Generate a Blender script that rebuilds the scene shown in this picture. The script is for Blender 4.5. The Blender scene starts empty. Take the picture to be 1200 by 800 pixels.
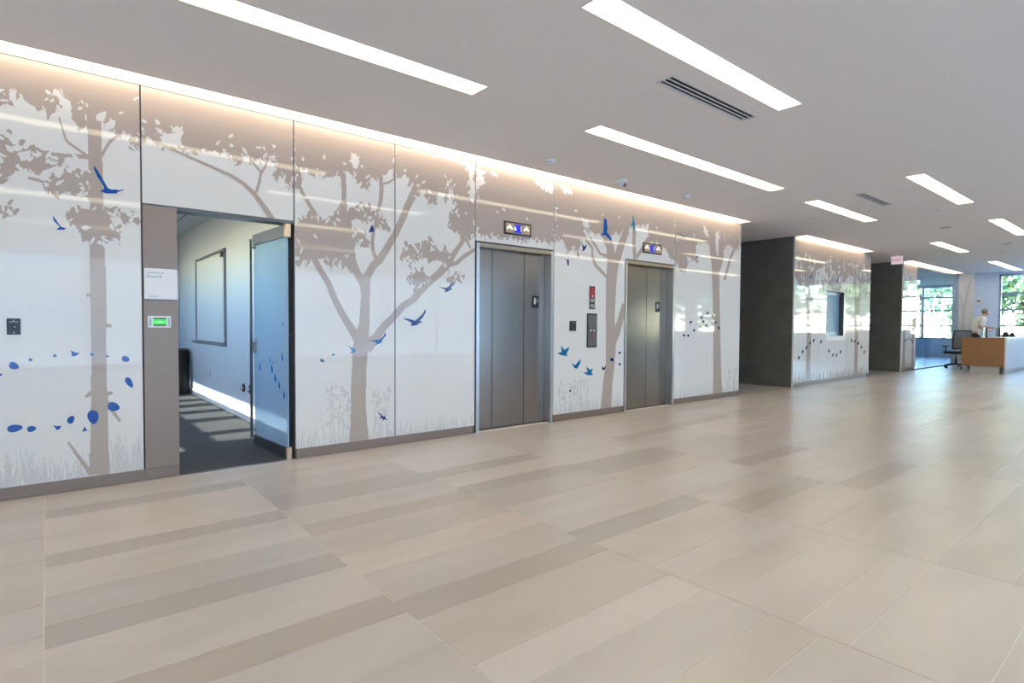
import bpy, bmesh, math, random
import numpy as np
from mathutils import Vector, Matrix
random.seed(7)
rng = np.random.default_rng(7)
SC = bpy.context.scene
COL = SC.collection

# ------------------------------------------------------------------ camera
H = 1.22                                    # eye height
F_PX, YAW, PITCH, ROLL = 661.33, 0.881339, 0.0281345, 0.0056643
def cam_axes():
    f = np.array([math.cos(YAW), math.sin(YAW), 0.]); r = np.array([math.sin(YAW), -math.cos(YAW), 0.]); u = np.array([0, 0, 1.])
    f2 = f*math.cos(PITCH)-u*math.sin(PITCH); u2 = u*math.cos(PITCH)+f*math.sin(PITCH)
    return r*math.cos(ROLL)+u2*math.sin(ROLL), u2*math.cos(ROLL)-r*math.sin(ROLL), f2
CR, CU, CF = cam_axes()
cd = bpy.data.cameras.new('camera'); cam = bpy.data.objects.new('camera', cd); COL.objects.link(cam)
cd.sensor_width = 36; cd.lens = F_PX/1200*36; cd.clip_start = 0.05; cd.clip_end = 300
cam.matrix_world = Matrix([[CR[0], CU[0], -CF[0], 0], [CR[1], CU[1], -CF[1], 0], [CR[2], CU[2], -CF[2], H], [0, 0, 0, 1]])
SC.camera = cam
# ------------------------------------------------------------------ light and exposure
SC.view_settings.view_transform = 'Standard'; SC.view_settings.look = 'None'
SC.view_settings.gamma = 1; SC.view_settings.use_curve_mapping = False
SC.view_settings.exposure = 0.62
SUN_DIR = Vector((0.857, 0.02, -0.515)).normalized()      # the way the sunlight travels
w = bpy.data.worlds.new('sky'); SC.world = w; w.use_nodes = True
nt = w.node_tree; bg = nt.nodes['Background']
sky = nt.nodes.new('ShaderNodeTexSky'); sky.sky_type = 'NISHITA'; sky.sun_disc = False
sky.sun_elevation = math.asin(-SUN_DIR.z); sky.sun_rotation = math.radians(-90); sky.air_density = 1.0; sky.dust_density = 0.3; sky.ozone_density = 2.5
nt.links.new(sky.outputs[0], bg.inputs[0]); bg.inputs[1].default_value = 2.55
sl = bpy.data.lights.new('sun', 'SUN'); sl.energy = 9.0; sl.angle = 0.009; sl.color = (1, .95, .87)
so = bpy.data.objects.new('sun', sl); COL.objects.link(so); so.rotation_euler = SUN_DIR.to_track_quat('-Z', 'Y').to_euler(); so.location = (-20, 0, 20)
COVE = 3.7             # radiance of the wall-washing slot

# ------------------------------------------------------------------ mapping a spot seen in the photo onto real surfaces
WY = 5.164             # plane of the glass wall faces
CZ = 3.04              # ceiling height
EX = 23.85             # plane of the end wall
def ray(x, y): return CR*((x-600)/F_PX)+CU*((400-y)/F_PX)+CF
def on_wall(x, y, Y=WY):
    d = ray(x, y); t = Y/d[1]; return d[0]*t, H+d[2]*t
def on_x(x, y, X):
    d = ray(x, y); t = X/d[0]; return d[1]*t, H+d[2]*t
def on_z(x, y, z):
    d = ray(x, y); t = (z-H)/d[2]; return d[0]*t, d[1]*t
def project(p):
    v = np.array(p)-np.array([0, 0, H]); c = v@CF
    return 600+F_PX*(v@CR)/c, 400-F_PX*(v@CU)/c, c

# ------------------------------------------------------------------ materials
MATS = {}
def new_mat(name):
    m = bpy.data.materials.new(name); m.use_nodes = True; MATS[name] = m
    return m, m.node_tree, m.node_tree.nodes['Principled BSDF']
def mat(name, col, rough=.5, metal=0, noise=0, scale=30, stretch=(1, 1, 1), bump=0, spec=.5, coat=0, emit=None, estr=0):
    m, t, b = new_mat(name)
    b.inputs['Base Color'].default_value = (*col, 1); b.inputs['Roughness'].default_value = rough
    b.inputs['Metallic'].default_value = metal; b.inputs['Specular IOR Level'].default_value = spec
    b.inputs['Coat Weight'].default_value = coat; b.inputs['Coat Roughness'].default_value = .03
    if emit: b.inputs['Emission Color'].default_value = (*emit, 1); b.inputs['Emission Strength'].default_value = estr
    if noise or bump:
        tc = t.nodes.new('ShaderNodeTexCoord'); mp = t.nodes.new('ShaderNodeMapping'); mp.inputs['Scale'].default_value = stretch
        nz = t.nodes.new('ShaderNodeTexNoise'); nz.inputs['Scale'].default_value = scale; nz.inputs['Detail'].default_value = 4
        t.links.new(tc.outputs['Object'], mp.inputs[0]); t.links.new(mp.outputs[0], nz.inputs[0])
        if noise:
            rp = t.nodes.new('ShaderNodeValToRGB')
            rp.color_ramp.elements[0].position = .3; rp.color_ramp.elements[1].position = .7
            rp.color_ramp.elements[0].color = (*[c*(1-noise) for c in col], 1); rp.color_ramp.elements[1].color = (*[min(1, c*(1+noise)) for c in col], 1)
            t.links.new(nz.outputs[0], rp.inputs[0]); t.links.new(rp.outputs[0], b.inputs['Base Color'])
        if bump:
            bp = t.nodes.new('ShaderNodeBump'); bp.inputs['Strength'].default_value = bump; bp.inputs['Distance'].default_value = .002
            t.links.new(nz.outputs[0], bp.inputs['Height']); t.links.new(bp.outputs[0], b.inputs['Normal'])
    return m
PW = (.73, .72, .69)
mat('panel_glass', PW, .04, spec=.42)
mat('print_tree', (.44, .368, .318), .04)
mat('print_grass', (.60, .59, .575), .04)
mat('print_blue', (.004, .078, .37), .04)
mat('print_deep', (.006, .02, .15), .04)
mat('print_sky', (.01, .15, .34), .04)
mat('print_cyan', (.012, .19, .27), .04)
mat('panel_edge', (.82, .86, .85), .15)
mat('paint_white', (.74, .75, .77), .6)
mat('paint_haze_blue', (.62, .73, .90), .6)  # pale blue paint, lightened to carry the far end's bright bluish haze
mat('paint_ceiling', (.88, .835, .815), .75)
mat('paint_room', (.52, .57, .62), .35)
mat('black_gap', (.012, .012, .015), .6)
mat('backing', (.08, .08, .085), .7)
mat('bronze', (.26, .195, .155), .40, .4, .05, 60, (1, 1, 40), .02)
mat('bronze_base', (.24, .185, .15), .28, .35, .05, 60, (1, 1, 40), .02)
mat('copper', (.62, .42, .27), .3, .9)
mat('steel', (.30, .268, .238), .2, 1, .10, 25, (26, 26, .5), .05)
mat('steel_light', (.56, .57, .58), .28, 1, .05, 25, (26, 26, .5), .03)
mat('steel_dark', (.11, .11, .115), .3, .7)
mat('brass_frame', (.42, .35, .26), .3, 1)
mat('dark_panel', (.17, .16, .14), .3, .15, .15, 3, (1, 1, 1), 0)
mat('black', (.01, .01, .012), .35)
mat('black_soft', (.016, .016, .018), .7)
mat('grey_plate', (.13, .13, .14), .4, .4)
mat('red', (.34, .02, .018), .4)
mat('white_ink', (.85, .85, .85), .5)
mat('grey_ink', (.28, .28, .30), .5)
mat('plastic_white', (.78, .79, .80), .4)
mat('green_screen', (.02, .35, .03), .3, emit=(.05, .75, .06), estr=.55)
mat('screen_dark', (.02, .06, .02), .3)
mat('blue_screen', (.01, .01, .3), .3, emit=(.02, .015, .75), estr=.45)
mat('arrow_lit', (.8, .8, .76), .4, emit=(1, .97, .88), estr=.75)
mat('digit_lit', (.5, .6, 1), .4, emit=(.55, .65, 1), estr=1.0)
mat('exit_face', (.75, .72, .74), .4, emit=(.9, .75, .8), estr=.25)
mat('exit_letter', (.6, .02, .04), .4, emit=(.8, .04, .08), estr=.4)
mat('lens', (.9, .88, .75), .5, emit=(5.4, 4.7, 3.2), estr=1.0)
mat('cove_lens', (.9, .88, .8), .5, emit=(1, .83, .63), estr=COVE)
mat('room_fill_lens', (.8, .85, .9), .5, emit=(.85, .94, 1), estr=1.5)
mat('trim_white', (.74, .73, .72), .5)
mat('disc_grey', (.45, .44, .43), .7)
mat('vent_dark', (.015, .014, .013), .8)
mat('grout', (.80, .77, .73), .6)
mat('carpet', (.072, .07, .068), .95, 0, .35, 20, (1, 9, 1), .6)
mat('blue_pane', (.22, .38, .56), .5)
mat('whiteboard', (.60, .65, .67), .12)
mat('aluminium', (.26, .28, .31), .35, .9)
mat('wood', (.33, .165, .065), .35, 0, .22, 9, (1, .8, 22), 0)
mat('white_laminate', (.80, .82, .84), .25)
mat('plinth', (.55, .53, .48), .4)
mat('mullion', (.28, .37, .50), .4, .5)
mat('grass_ground', (.10, .16, .045), .95, 0, .4, 3)
mat('asphalt', (.42, .42, .42), .9, 0, .15, 4)
mat('bark', (.13, .095, .07), .9, 0, .3, 8, (1, 1, .2), .4)
mat('leaf_a', (.17, .25, .09), .6); mat('leaf_b', (.24, .31, .12), .6); mat('leaf_c', (.12, .20, .09), .6)
mat('skin', (.52, .27, .18), .5); mat('hair', (.20, .19, .185), .7, 0, .3, 80)
mat('shirt', (.72, .70, .66), .8, 0, .05, 12); mat('trousers', (.012, .014, .025), .8); mat('shoe', (.015, .012, .01), .4)
mat('mesh_fabric', (.22, .24, .27), .8, 0, .3, 160)
mat('roof_stone', (.5, .48, .45), .8, 0, .1, 2)
mat('car_white', (.75, .76, .78), .2, coat=.6); mat('car_red', (.45, .05, .04), .2, coat=.6); mat('tyre', (.02, .02, .02), .8)
# window panes: clear with a faint mirror
def pane_mat(name, tint, k):
    m, t, b = new_mat(name); t.nodes.remove(b)
    out = t.nodes['Material Output']; tr = t.nodes.new('ShaderNodeBsdfTransparent'); gl = t.nodes.new('ShaderNodeBsdfGlossy'); mx = t.nodes.new('ShaderNodeMixShader'); fr = t.nodes.new('ShaderNodeFresnel')
    tr.inputs[0].default_value = (*tint, 1); gl.inputs['Roughness'].default_value = .02; fr.inputs[0].default_value = k
    ge = t.nodes.new('ShaderNodeNewGeometry'); sb = t.nodes.new('ShaderNodeMath'); sb.operation = 'SUBTRACT'; sb.inputs[0].default_value = 1; mu = t.nodes.new('ShaderNodeMath'); mu.operation = 'MULTIPLY'
    t.links.new(ge.outputs['Backfacing'], sb.inputs[1]); t.links.new(sb.outputs[0], mu.inputs[0]); t.links.new(fr.outputs[0], mu.inputs[1])      # the pane mirrors once, where light enters it
    t.links.new(mu.outputs[0], mx.inputs[0]); t.links.new(tr.outputs[0], mx.inputs[1]); t.links.new(gl.outputs[0], mx.inputs[2]); t.links.new(mx.outputs[0], out.inputs[0])
pane_mat('pane', (.90, .95, .97), 1.45)
# printed frosted glass of the open door: partly see-through
m, t, b = new_mat('door_glass'); out = t.nodes['Material Output']
b.inputs['Base Color'].default_value = (.50, .66, .80, 1); b.inputs['Roughness'].default_value = .04
tr = t.nodes.new('ShaderNodeBsdfTransparent'); tr.inputs[0].default_value = (.78, .90, .97, 1); mx = t.nodes.new('ShaderNodeMixShader'); mx.inputs[0].default_value = .55
t.links.new(tr.outputs[0], mx.inputs[1]); t.links.new(b.outputs[0], mx.inputs[2]); t.links.new(mx.outputs[0], out.inputs[0])
# floor tiles: fine grain times a tone of each tile
def tile_mat(name, src):
    m, t, b = new_mat(name)
    tc = t.nodes.new('ShaderNodeTexCoord'); geo = t.nodes.new('ShaderNodeNewGeometry')
    n1 = t.nodes.new('ShaderNodeTexNoise'); n1.inputs['Scale'].default_value = 2.2; n1.inputs['Detail'].default_value = 5
    n2 = t.nodes.new('ShaderNodeTexNoise'); n2.inputs['Scale'].default_value = 140; n2.inputs['Detail'].default_value = 2
    mp = t.nodes.new('ShaderNodeMapping'); mp.inputs['Scale'].default_value = (.5, 1.6, 1)
    t.links.new(geo.outputs['Position'], mp.inputs[0]); t.links.new(mp.outputs[0], n1.inputs[0]); t.links.new(geo.outputs['Position'], n2.inputs[0])
    r1 = t.nodes.new('ShaderNodeValToRGB'); r1.color_ramp.elements[0].position = .3; r1.color_ramp.elements[1].position = .72
    r1.color_ramp.elements[0].color = (.495, .450, .415, 1); r1.color_ramp.elements[1].color = (.575, .528, .492, 1)
    r2 = t.nodes.new('ShaderNodeValToRGB'); r2.color_ramp.elements[0].color = (.94, .94, .94, 1); r2.color_ramp.elements[1].color = (1, 1, 1, 1)
    t.links.new(n1.outputs[0], r1.inputs[0]); t.links.new(n2.outputs[0], r2.inputs[0])
    a = t.nodes.new('ShaderNodeMixRGB'); a.blend_type = 'MULTIPLY'; a.inputs[0].default_value = 1
    c = t.nodes.new('ShaderNodeMixRGB'); c.blend_type = 'MULTIPLY'; c.inputs[0].default_value = 1
    t.links.new(r1.outputs[0], a.inputs[1]); t.links.new(r2.outputs[0], a.inputs[2]); t.links.new(a.outputs[0], c.inputs[1])
    if src == 'object':
        oi = t.nodes.new('ShaderNodeObjectInfo'); t.links.new(oi.outputs['Color'], c.inputs[2])
    else:
        at = t.nodes.new('ShaderNodeAttribute'); at.attribute_name = 'tone'; t.links.new(at.outputs['Color'], c.inputs[2])
    t.links.new(c.outputs[0], b.inputs['Base Color'])
    b.inputs['Roughness'].default_value = .3; b.inputs['Specular IOR Level'].default_value = .4
tile_mat('tile', 'object'); tile_mat('tile_far', 'attr')

# ------------------------------------------------------------------ mesh building
ORG = {}
def reg(o, org): ORG[o.name] = Vector(org); return o
class MB:
    def __init__(s): s.v = []; s.f = []
    def add(s, vs, fs):
        k = len(s.v); s.v += [tuple(p) for p in vs]; s.f += [tuple(i+k for i in f) for f in fs]; return s
    def box(s, x0, x1, y0, y1, z0, z1):
        return s.add([(x0, y0, z0), (x1, y0, z0), (x1, y1, z0), (x0, y1, z0), (x0, y0, z1), (x1, y0, z1), (x1, y1, z1), (x0, y1, z1)],
                     [(0, 3, 2, 1), (4, 5, 6, 7), (0, 1, 5, 4), (1, 2, 6, 5), (2, 3, 7, 6), (3, 0, 4, 7)])
    def bevbox(s, x0, x1, y0, y1, z0, z1, r, seg=2):
        bm = bmesh.new(); bmesh.ops.create_cube(bm, size=1)
        bmesh.ops.scale(bm, vec=(x1-x0, y1-y0, z1-z0), verts=bm.verts); bmesh.ops.translate(bm, vec=((x0+x1)/2, (y0+y1)/2, (z0+z1)/2), verts=bm.verts)
        bmesh.ops.bevel(bm, geom=list(bm.edges), offset=r, segments=seg, profile=.5, affect='EDGES'); s.bm(bm); return s
    def bm(s, bm):
        bm.verts.index_update(); s.add([v.co[:] for v in bm.verts], [[v.index for v in f.verts] for f in bm.faces]); bm.free()
    def quad(s, a, b, c, d): return s.add([a, b, c, d], [(0, 1, 2, 3)])
    def prism(s, poly, axis, d0, d1):
        """poly of 2-D points extruded along an axis ('y': points are x,z; 'x': y,z; 'z': x,y)"""
        f = {'y': lambda p, d: (p[0], d, p[1]), 'x': lambda p, d: (d, p[0], p[1]), 'z': lambda p, d: (p[0], p[1], d)}[axis]
        n = len(poly)
        return s.add([f(p, d0) for p in poly]+[f(p, d1) for p in poly], [tuple(range(n)), tuple(range(2*n-1, n-1, -1))]+[(i, i+n, (i+1) % n+n, (i+1) % n) for i in range(n)])
    def tube(s, a, b, r0, r1=None, n=14, cap=True):
        r1 = r0 if r1 is None else r1; a = Vector(a); b = Vector(b); q = (b-a).to_track_quat('Z', 'Y')
        vs = []
        for p, r in ((a, r0), (b, r1)):
            for i in range(n): vs.append(p+q@Vector((r*math.cos(2*math.pi*i/n), r*math.sin(2*math.pi*i/n), 0)))
        fs = [(i, (i+1) % n, (i+1) % n+n, i+n) for i in range(n)]
        if cap: fs += [tuple(range(n-1, -1, -1)), tuple(range(n, 2*n))]
        return s.add(vs, fs)
    def path(s, pts, rs, n=10):
        for i in range(len(pts)-1): s.tube(pts[i], pts[i+1], rs[i], rs[i+1], n)
        return s
    def lathe(s, c, prof, n=24):
        vs = []; c = Vector(c)
        for r, z in prof:
            for i in range(n): vs.append(c+Vector((r*math.cos(2*math.pi*i/n), r*math.sin(2*math.pi*i/n), z)))
        fs = [(j*n+i, j*n+(i+1) % n, (j+1)*n+(i+1) % n, (j+1)*n+i) for j in range(len(prof)-1) for i in range(n)]
        fs += [tuple(range(n-1, -1, -1)), tuple(range((len(prof)-1)*n, len(prof)*n))]
        return s.add(vs, fs)
    def ball(s, c, rx, ry=None, rz=None, sub=2):
        bm = bmesh.new(); bmesh.ops.create_icosphere(bm, subdivisions=sub, radius=1)
        bmesh.ops.scale(bm, vec=(rx, ry or rx, rz or rx), verts=bm.verts); bmesh.ops.translate(bm, vec=c, verts=bm.verts); s.bm(bm); return s
    def build(s, name, m, parent=None, org=None, smooth=False, label=None, kind=None):
        if org is None:
            if parent is not None: org = ORG[parent.name]
            else:
                a = np.array(s.v); org = Vector((a[:, 0].mean(), a[:, 1].mean(), a[:, 2].min()))
        org = Vector(org)
        me = bpy.data.meshes.new(name); me.from_pydata([(p[0]-org[0], p[1]-org[1], p[2]-org[2]) for p in s.v], [], s.f)
        me.materials.append(MATS[m])
        bm = bmesh.new(); bm.from_mesh(me); bmesh.ops.recalc_face_normals(bm, faces=bm.faces); bm.to_mesh(me); bm.free()
        if smooth:
            for p in me.polygons: p.use_smooth = True
        o = bpy.data.objects.new(name, me); COL.objects.link(o)
        if parent is None: o.location = org
        else: o.parent = parent
        if label: o['label'] = label
        if kind: o['kind'] = kind
        return reg(o, org)
def thing(name, loc, label, cat, group=None):
    o = bpy.data.objects.new(name, None); COL.objects.link(o); o.location = loc; o.empty_display_size = .05
    return tag(reg(o, loc), label, cat, group)
def tag(o, label, cat, group=None):
    o['label'] = label; o['category'] = cat
    if group: o['group'] = group
    return o
def struct(o, label=None, cat=None):
    o['kind'] = 'structure'
    if label: o['label'] = label
    if cat: o['category'] = cat
    return o
def text_part(name, body, size, m, parent, loc, rot, depth=.0006, align='CENTER'):
    cu = bpy.data.curves.new(name, 'FONT'); cu.body = body; cu.size = size; cu.align_x = align; cu.align_y = 'CENTER'; cu.extrude = depth
    o = bpy.data.objects.new(name+'_tmp', cu); COL.objects.link(o); bpy.context.view_layer.update()
    me = bpy.data.meshes.new_from_object(o.evaluated_get(bpy.context.evaluated_depsgraph_get())); bpy.data.objects.remove(o)
    me.transform(Matrix.Translation(Vector(loc)-ORG[parent.name])@rot.to_4x4()); me.materials.clear(); me.materials.append(MATS[m]); me.name = name
    p = bpy.data.objects.new(name, me); COL.objects.link(p); p.parent = parent
    return reg(p, ORG[parent.name])
ROT_WALL = Matrix(((1, 0, 0), (0, 0, -1), (0, 1, 0)))     # text reading on a wall that faces -Y
ROT_END = Matrix(((0, 0, -1), (-1, 0, 0), (0, 1, 0)))     # text on a face that looks towards -X

def holed(x0, x1, y0, y1, holes):
    """rectangles that fill x0..x1, y0..y1 except the holes"""
    xs = sorted({x0, x1, *[h[i] for h in holes for i in (0, 1) if x0 < h[i] < x1]}); ys = sorted({y0, y1, *[h[i] for h in holes for i in (2, 3) if y0 < h[i] < y1]})
    for i in range(len(xs)-1):
        for j in range(len(ys)-1):
            cx, cy = (xs[i]+xs[i+1])/2, (ys[j]+ys[j+1])/2
            if not any(h[0] < cx < h[1] and h[2] < cy < h[3] for h in holes): yield xs[i], xs[i+1], ys[j], ys[j+1]

# ------------------------------------------------------------------ plan of the place
RX0, RX1, RY1, RZ = -1.5, 1.95, 12.25, 2.85
XL, YB = -6.0, -8.0                 # far ends of the lobby to the left and behind the camera
BLK = [(-6.0, 9.488), (11.60, 15.74), (18.16, EX)]     # stretches of glass wall; corridors lie between
LIGHTS = [ # x0, x1, y0, y1
 (-0.98, 2.62, 3.485, 3.69), (3.90, 7.50, 3.485, 3.69), (8.55, 10.90, 3.485, 3.69), (14.62, 16.98, 3.485, 3.69), (19.9, 23.5, 3.485, 3.69),
 (2.38, 4.77, 2.09, 2.285), (8.02, 10.36, 2.09, 2.285), (12.26, 14.66, 2.09, 2.285), (16.6, 19.0, 2.09, 2.285),
 (-4.5, 1.6, -.30, .06), (2.3, 4.9, -.30, .06), (9.6, 13.2, -.30, .06), (15.4, 19.0, -.30, .06),
 (-2.2, 1.4, -3.1, -2.9), (4.0, 7.6, -3.1, -2.9), (10.0, 13.6, -3.1, -2.9), (16.0, 19.6, -3.1, -2.9)]
LIGHT_LABEL = [
 'long recessed strip light in the ceiling in front of the meeting room door',
 'long recessed strip light in the ceiling in front of both elevators',
 'recessed strip light in front of the first dark corridor',
 'short recessed strip light in front of the second dark corridor, near the exit sign',
 'recessed strip light beyond the exit sign, running to the end wall',
 'recessed strip light right beside the big slotted air vent',
 'recessed strip light beside the small slotted air vent, further from the glass wall',
 'recessed strip light in the outer row between the small air vent and the desk',
 'recessed strip light in the outer row over the floor before the reception desk']
SLOTS = [(-6.0, 9.44), (11.66, 15.3), (18.2, 23.5)]
VENTS = [(3.54, 4.76, 2.475, 2.605), (8.56, 9.64, 2.915, 3.025)]
SY0, SY1 = 4.955, WY+.013

# --- floor slab and tiles
struct(MB().box(XL, EX, YB, WY+.17, -.20, -.0022).box(9.3, 11.9, WY, 11, -.2, -.0022).box(15.6, 18.3, WY, 11, -.2, -.0022).box(19.3, 29, WY, 9, -.2, -.0022).build('floor', 'grout', org=(0, 0, 0)),
       'beige stone tile floor of the lobby', 'floor')
floor = bpy.data.objects['floor']
T0, TS = -.025, 1.19
COLS = {-1: [5.164, 4.95, 4.75, 4.15, 3.75, 3.15, 2.83, 2.61, 2.21, 1.81],
 0: [5.164, 4.72, 4.53, 4.12, 3.81, 3.62, 3.22, 2.91, 2.71, 2.31, 2.11, 1.81, 1.4],
 1: [5.164, 4.75, 4.5, 4.15, 3.79, 3.42, 3.23, 2.84, 2.55, 2.22, 2.02, 1.62, 1.42, 1.12],
 2: [5.164, 4.64, 4.04, 3.83, 3.52, 3.32, 2.93, 2.33, 2.13, 1.73, 1.53, 1.33, 1.02, .82, .42],
 3: [5.164, 4.7, 4.38, 4.08, 3.88, 3.47, 3.07, 2.73, 2.33, 2.04, 1.84, 1.45, 1.23, .83, .53],
 4: [5.164, 4.76, 4.46, 4.06, 3.86, 3.46, 3.06, 2.67, 2.46, 2.06, 1.75, 1.54, 1.14, .84]}
DARK = {(0, 4.72), (0, 3.81), (0, 2.91), (0, 2.31), (1, 4.15), (1, 3.42), (1, 2.22), (2, 4.04), (2, 3.52), (2, 2.33), (3, 3.47), (3, 2.04), (4, 2.67), (4, 1.75), (4, 4.06)}
tiles = []
tr_ = random.Random(21)
for k in range(-5, 21):
    ys = list(COLS.get(k, [5.164]))
    ymax = 11.0 if False else 5.164
    prev = None
    while ys[-1] > YB:
        wd = tr_.choice([.2, .2, .3, .4, .4, .6]) if prev != .2 else tr_.choice([.3, .4, .4, .6])
        prev = wd; ys.append(max(YB, ys[-1]-wd))
    x0, x1 = max(XL, T0+k*TS), min(EX, T0+(k+1)*TS)
    if x1-x0 < .05: continue
    for a, b in zip(ys[:-1], ys[1:]):
        thin = a-b < .26
        v = .81 if (k, a) in DARK else (tr_.uniform(.78, .90) if thin and k > 4 and tr_.random() < .6 else tr_.uniform(.92, 1.07))
        h = tr_.uniform(-.02, .02)
        tiles.append((x0, x1, b, a, (v*(1+h), v, v*(1-h*1.5), 1)))
    # tiles running on into the two corridors
for x0, x1 in ((9.49, 11.6), (15.74, 18.16), (19.4, 24.2), (24.2, 29)):
    for k in range(5):
        a = WY+k*1.19; n = 4
        ww = (x1-x0)/n
        for j in range(n):
            v = tr_.uniform(.86, 1.04); tiles.append((x0+j*ww, x0+(j+1)*ww, a, a+1.19, (v, v, v*.99, 1)))
def seen(t):
    cx, cy = (t[0]+t[1])/2, (t[2]+t[3])/2
    best = 0
    for px in (t[0], cx, t[1]):
        for py in (t[2], t[3]):
            u, vv, c = project((px, py, 0))
            if c > .3 and -10 < u < 1210 and -10 < vv < 830: best = max(best, (t[1]-t[0])*(t[3]-t[2])/c**3)
    return best
tiles.sort(key=seen, reverse=True)
G = .005/2
mesh_of = {}
for t in tiles[:300]:
    key = (round(t[1]-t[0], 3), round(t[3]-t[2], 3))
    if key not in mesh_of:
        a, b = key[0]/2-G*.7, key[1]/2-G*.7
        q = .0008
        me = bpy.data.meshes.new('floor_tile')
        me.from_pydata([(-a, -b, -.0022), (a, -b, -.0022), (a, b, -.0022), (-a, b, -.0022), (-a, -b, -q), (a, -b, -q), (a, b, -q), (-a, b, -q), (-a+q, -b+q, 0), (a-q, -b+q, 0), (a-q, b-q, 0), (-a+q, b-q, 0)], [],
                       [(8, 9, 10, 11)]+[(i, (i+1) % 4, (i+1) % 4+4, i+4) for i in range(4)]+[(i+4, (i+1) % 4+4, (i+1) % 4+8, i+8) for i in range(4)])
        me.materials.append(MATS['tile']); mesh_of[key] = me
    o = bpy.data.objects.new('floor_tile', mesh_of[key]); COL.objects.link(o); o.parent = floor
    o.location = ((t[0]+t[1])/2, (t[2]+t[3])/2, 0); o.color = t[4]
vs, fs, tone = [], [], []
for t in tiles[300:]:
    k = len(vs); a, b, c, d = t[0]+G, t[1]-G, t[2]+G, t[3]-G
    vs += [(a, c, 0), (b, c, 0), (b, d, 0), (a, d, 0), (a, c, -.0022), (b, c, -.0022), (b, d, -.0022), (a, d, -.0022)]
    fs += [(k, k+1, k+2, k+3)]+[(k+i, k+4+i, k+4+(i+1) % 4, k+(i+1) % 4) for i in range(4)]; tone += [t[4]]*5
me = bpy.data.meshes.new('floor_tiles_far'); me.from_pydata(vs, [], fs); me.materials.append(MATS['tile_far'])
at = me.color_attributes.new('tone', 'FLOAT_COLOR', 'CORNER')
for p, c in zip(me.polygons, tone):
    for li in p.loop_indices: at.data[li].color = c
o = bpy.data.objects.new('outlying_floor_tiles', me); COL.objects.link(o); o.parent = floor; o['kind'] = 'stuff'

# --- ceiling with openings for strips, vents and the wall-washing slots
holes = [(a, b, c, d) for a, b, c, d in LIGHTS]+[(a, b, SY0, SY1) for a, b in SLOTS]+list(VENTS)
mb = MB()
for a, b, c, d in holed(XL, EX, YB, SY1, holes): mb.quad((a, c, CZ), (a, d, CZ), (b, d, CZ), (b, c, CZ))
for a, b in ((9.3, 11.7), (15.6, 18.3)): mb.quad((a, SY1, CZ), (a, 11, CZ), (b, 11, CZ), (b, SY1, CZ))
struct(mb.build('ceiling', 'paint_ceiling', org=(0, 0, CZ)), 'smooth off white ceiling with recessed strip lights', 'ceiling')
struct(MB().box(XL-.3, EX+.3, YB-.3, 5.4, 3.5, 3.7).box(RX0-.12, EX+.3, 5.4, 12.8, 3.5, 3.7).box(EX+.3, 29.3, WY, 9.3, 3.5, 3.7).build('roof_sun_block', 'roof_stone'), 'unseen flat slab above the ceiling void, added to keep the sun out', 'roof')  # added so no sun leaks through the slots; cut back over the meeting room

# ------------------------------------------------------------------ glass wall: prints rasterised on the wall plane, then meshed
RES = .005; GX0, GZ0 = -.6, .09; GW, GH = int((9.5-GX0)/RES), int((3.035-GZ0)/RES)
TREE = np.zeros((GH, GW), bool); GRASS = np.zeros((GH, GW), bool)
def cells(poly): return [((x-GX0)/RES, (z-GZ0)/RES) for x, z in poly]
def fill(img, poly, val=True):
    P = np.array(poly, float); hh, ww = img.shape
    a, b = max(0, int(P[:, 0].min())), min(ww, int(P[:, 0].max())+2); c, d = max(0, int(P[:, 1].min())), min(hh, int(P[:, 1].max())+2)
    if a >= b or c >= d: return
    xx, yy = np.meshgrid(np.arange(a, b)+.5, np.arange(c, d)+.5); ins = np.zeros(xx.shape, bool)
    for i in range(len(P)):
        x0, y0 = P[i]; x1, y1 = P[(i+1) % len(P)]
        if y0 == y1: continue
        ins ^= ((y0 > yy) != (y1 > yy)) & (xx < (x1-x0)*(yy-y0)/(y1-y0)+x0)
    img[c:d, a:b][ins] = val
def leaf(img, x, z, L, W, ang, val=True):
    n = 7; pts = []
    for i in range(n): u = i/(n-1); pts.append((u*L-L/2, W/2*math.sin(math.pi*u**.8)))
    for i in range(n-2, 0, -1): u = i/(n-1); pts.append((u*L-L/2, -W/2*math.sin(math.pi*u**.8)))
    c, s = math.cos(ang), math.sin(ang)
    fill(img, cells([(x+p*c-q*s, z+p*s+q*c) for p, q in pts]), val)
PXW = on_wall
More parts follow.
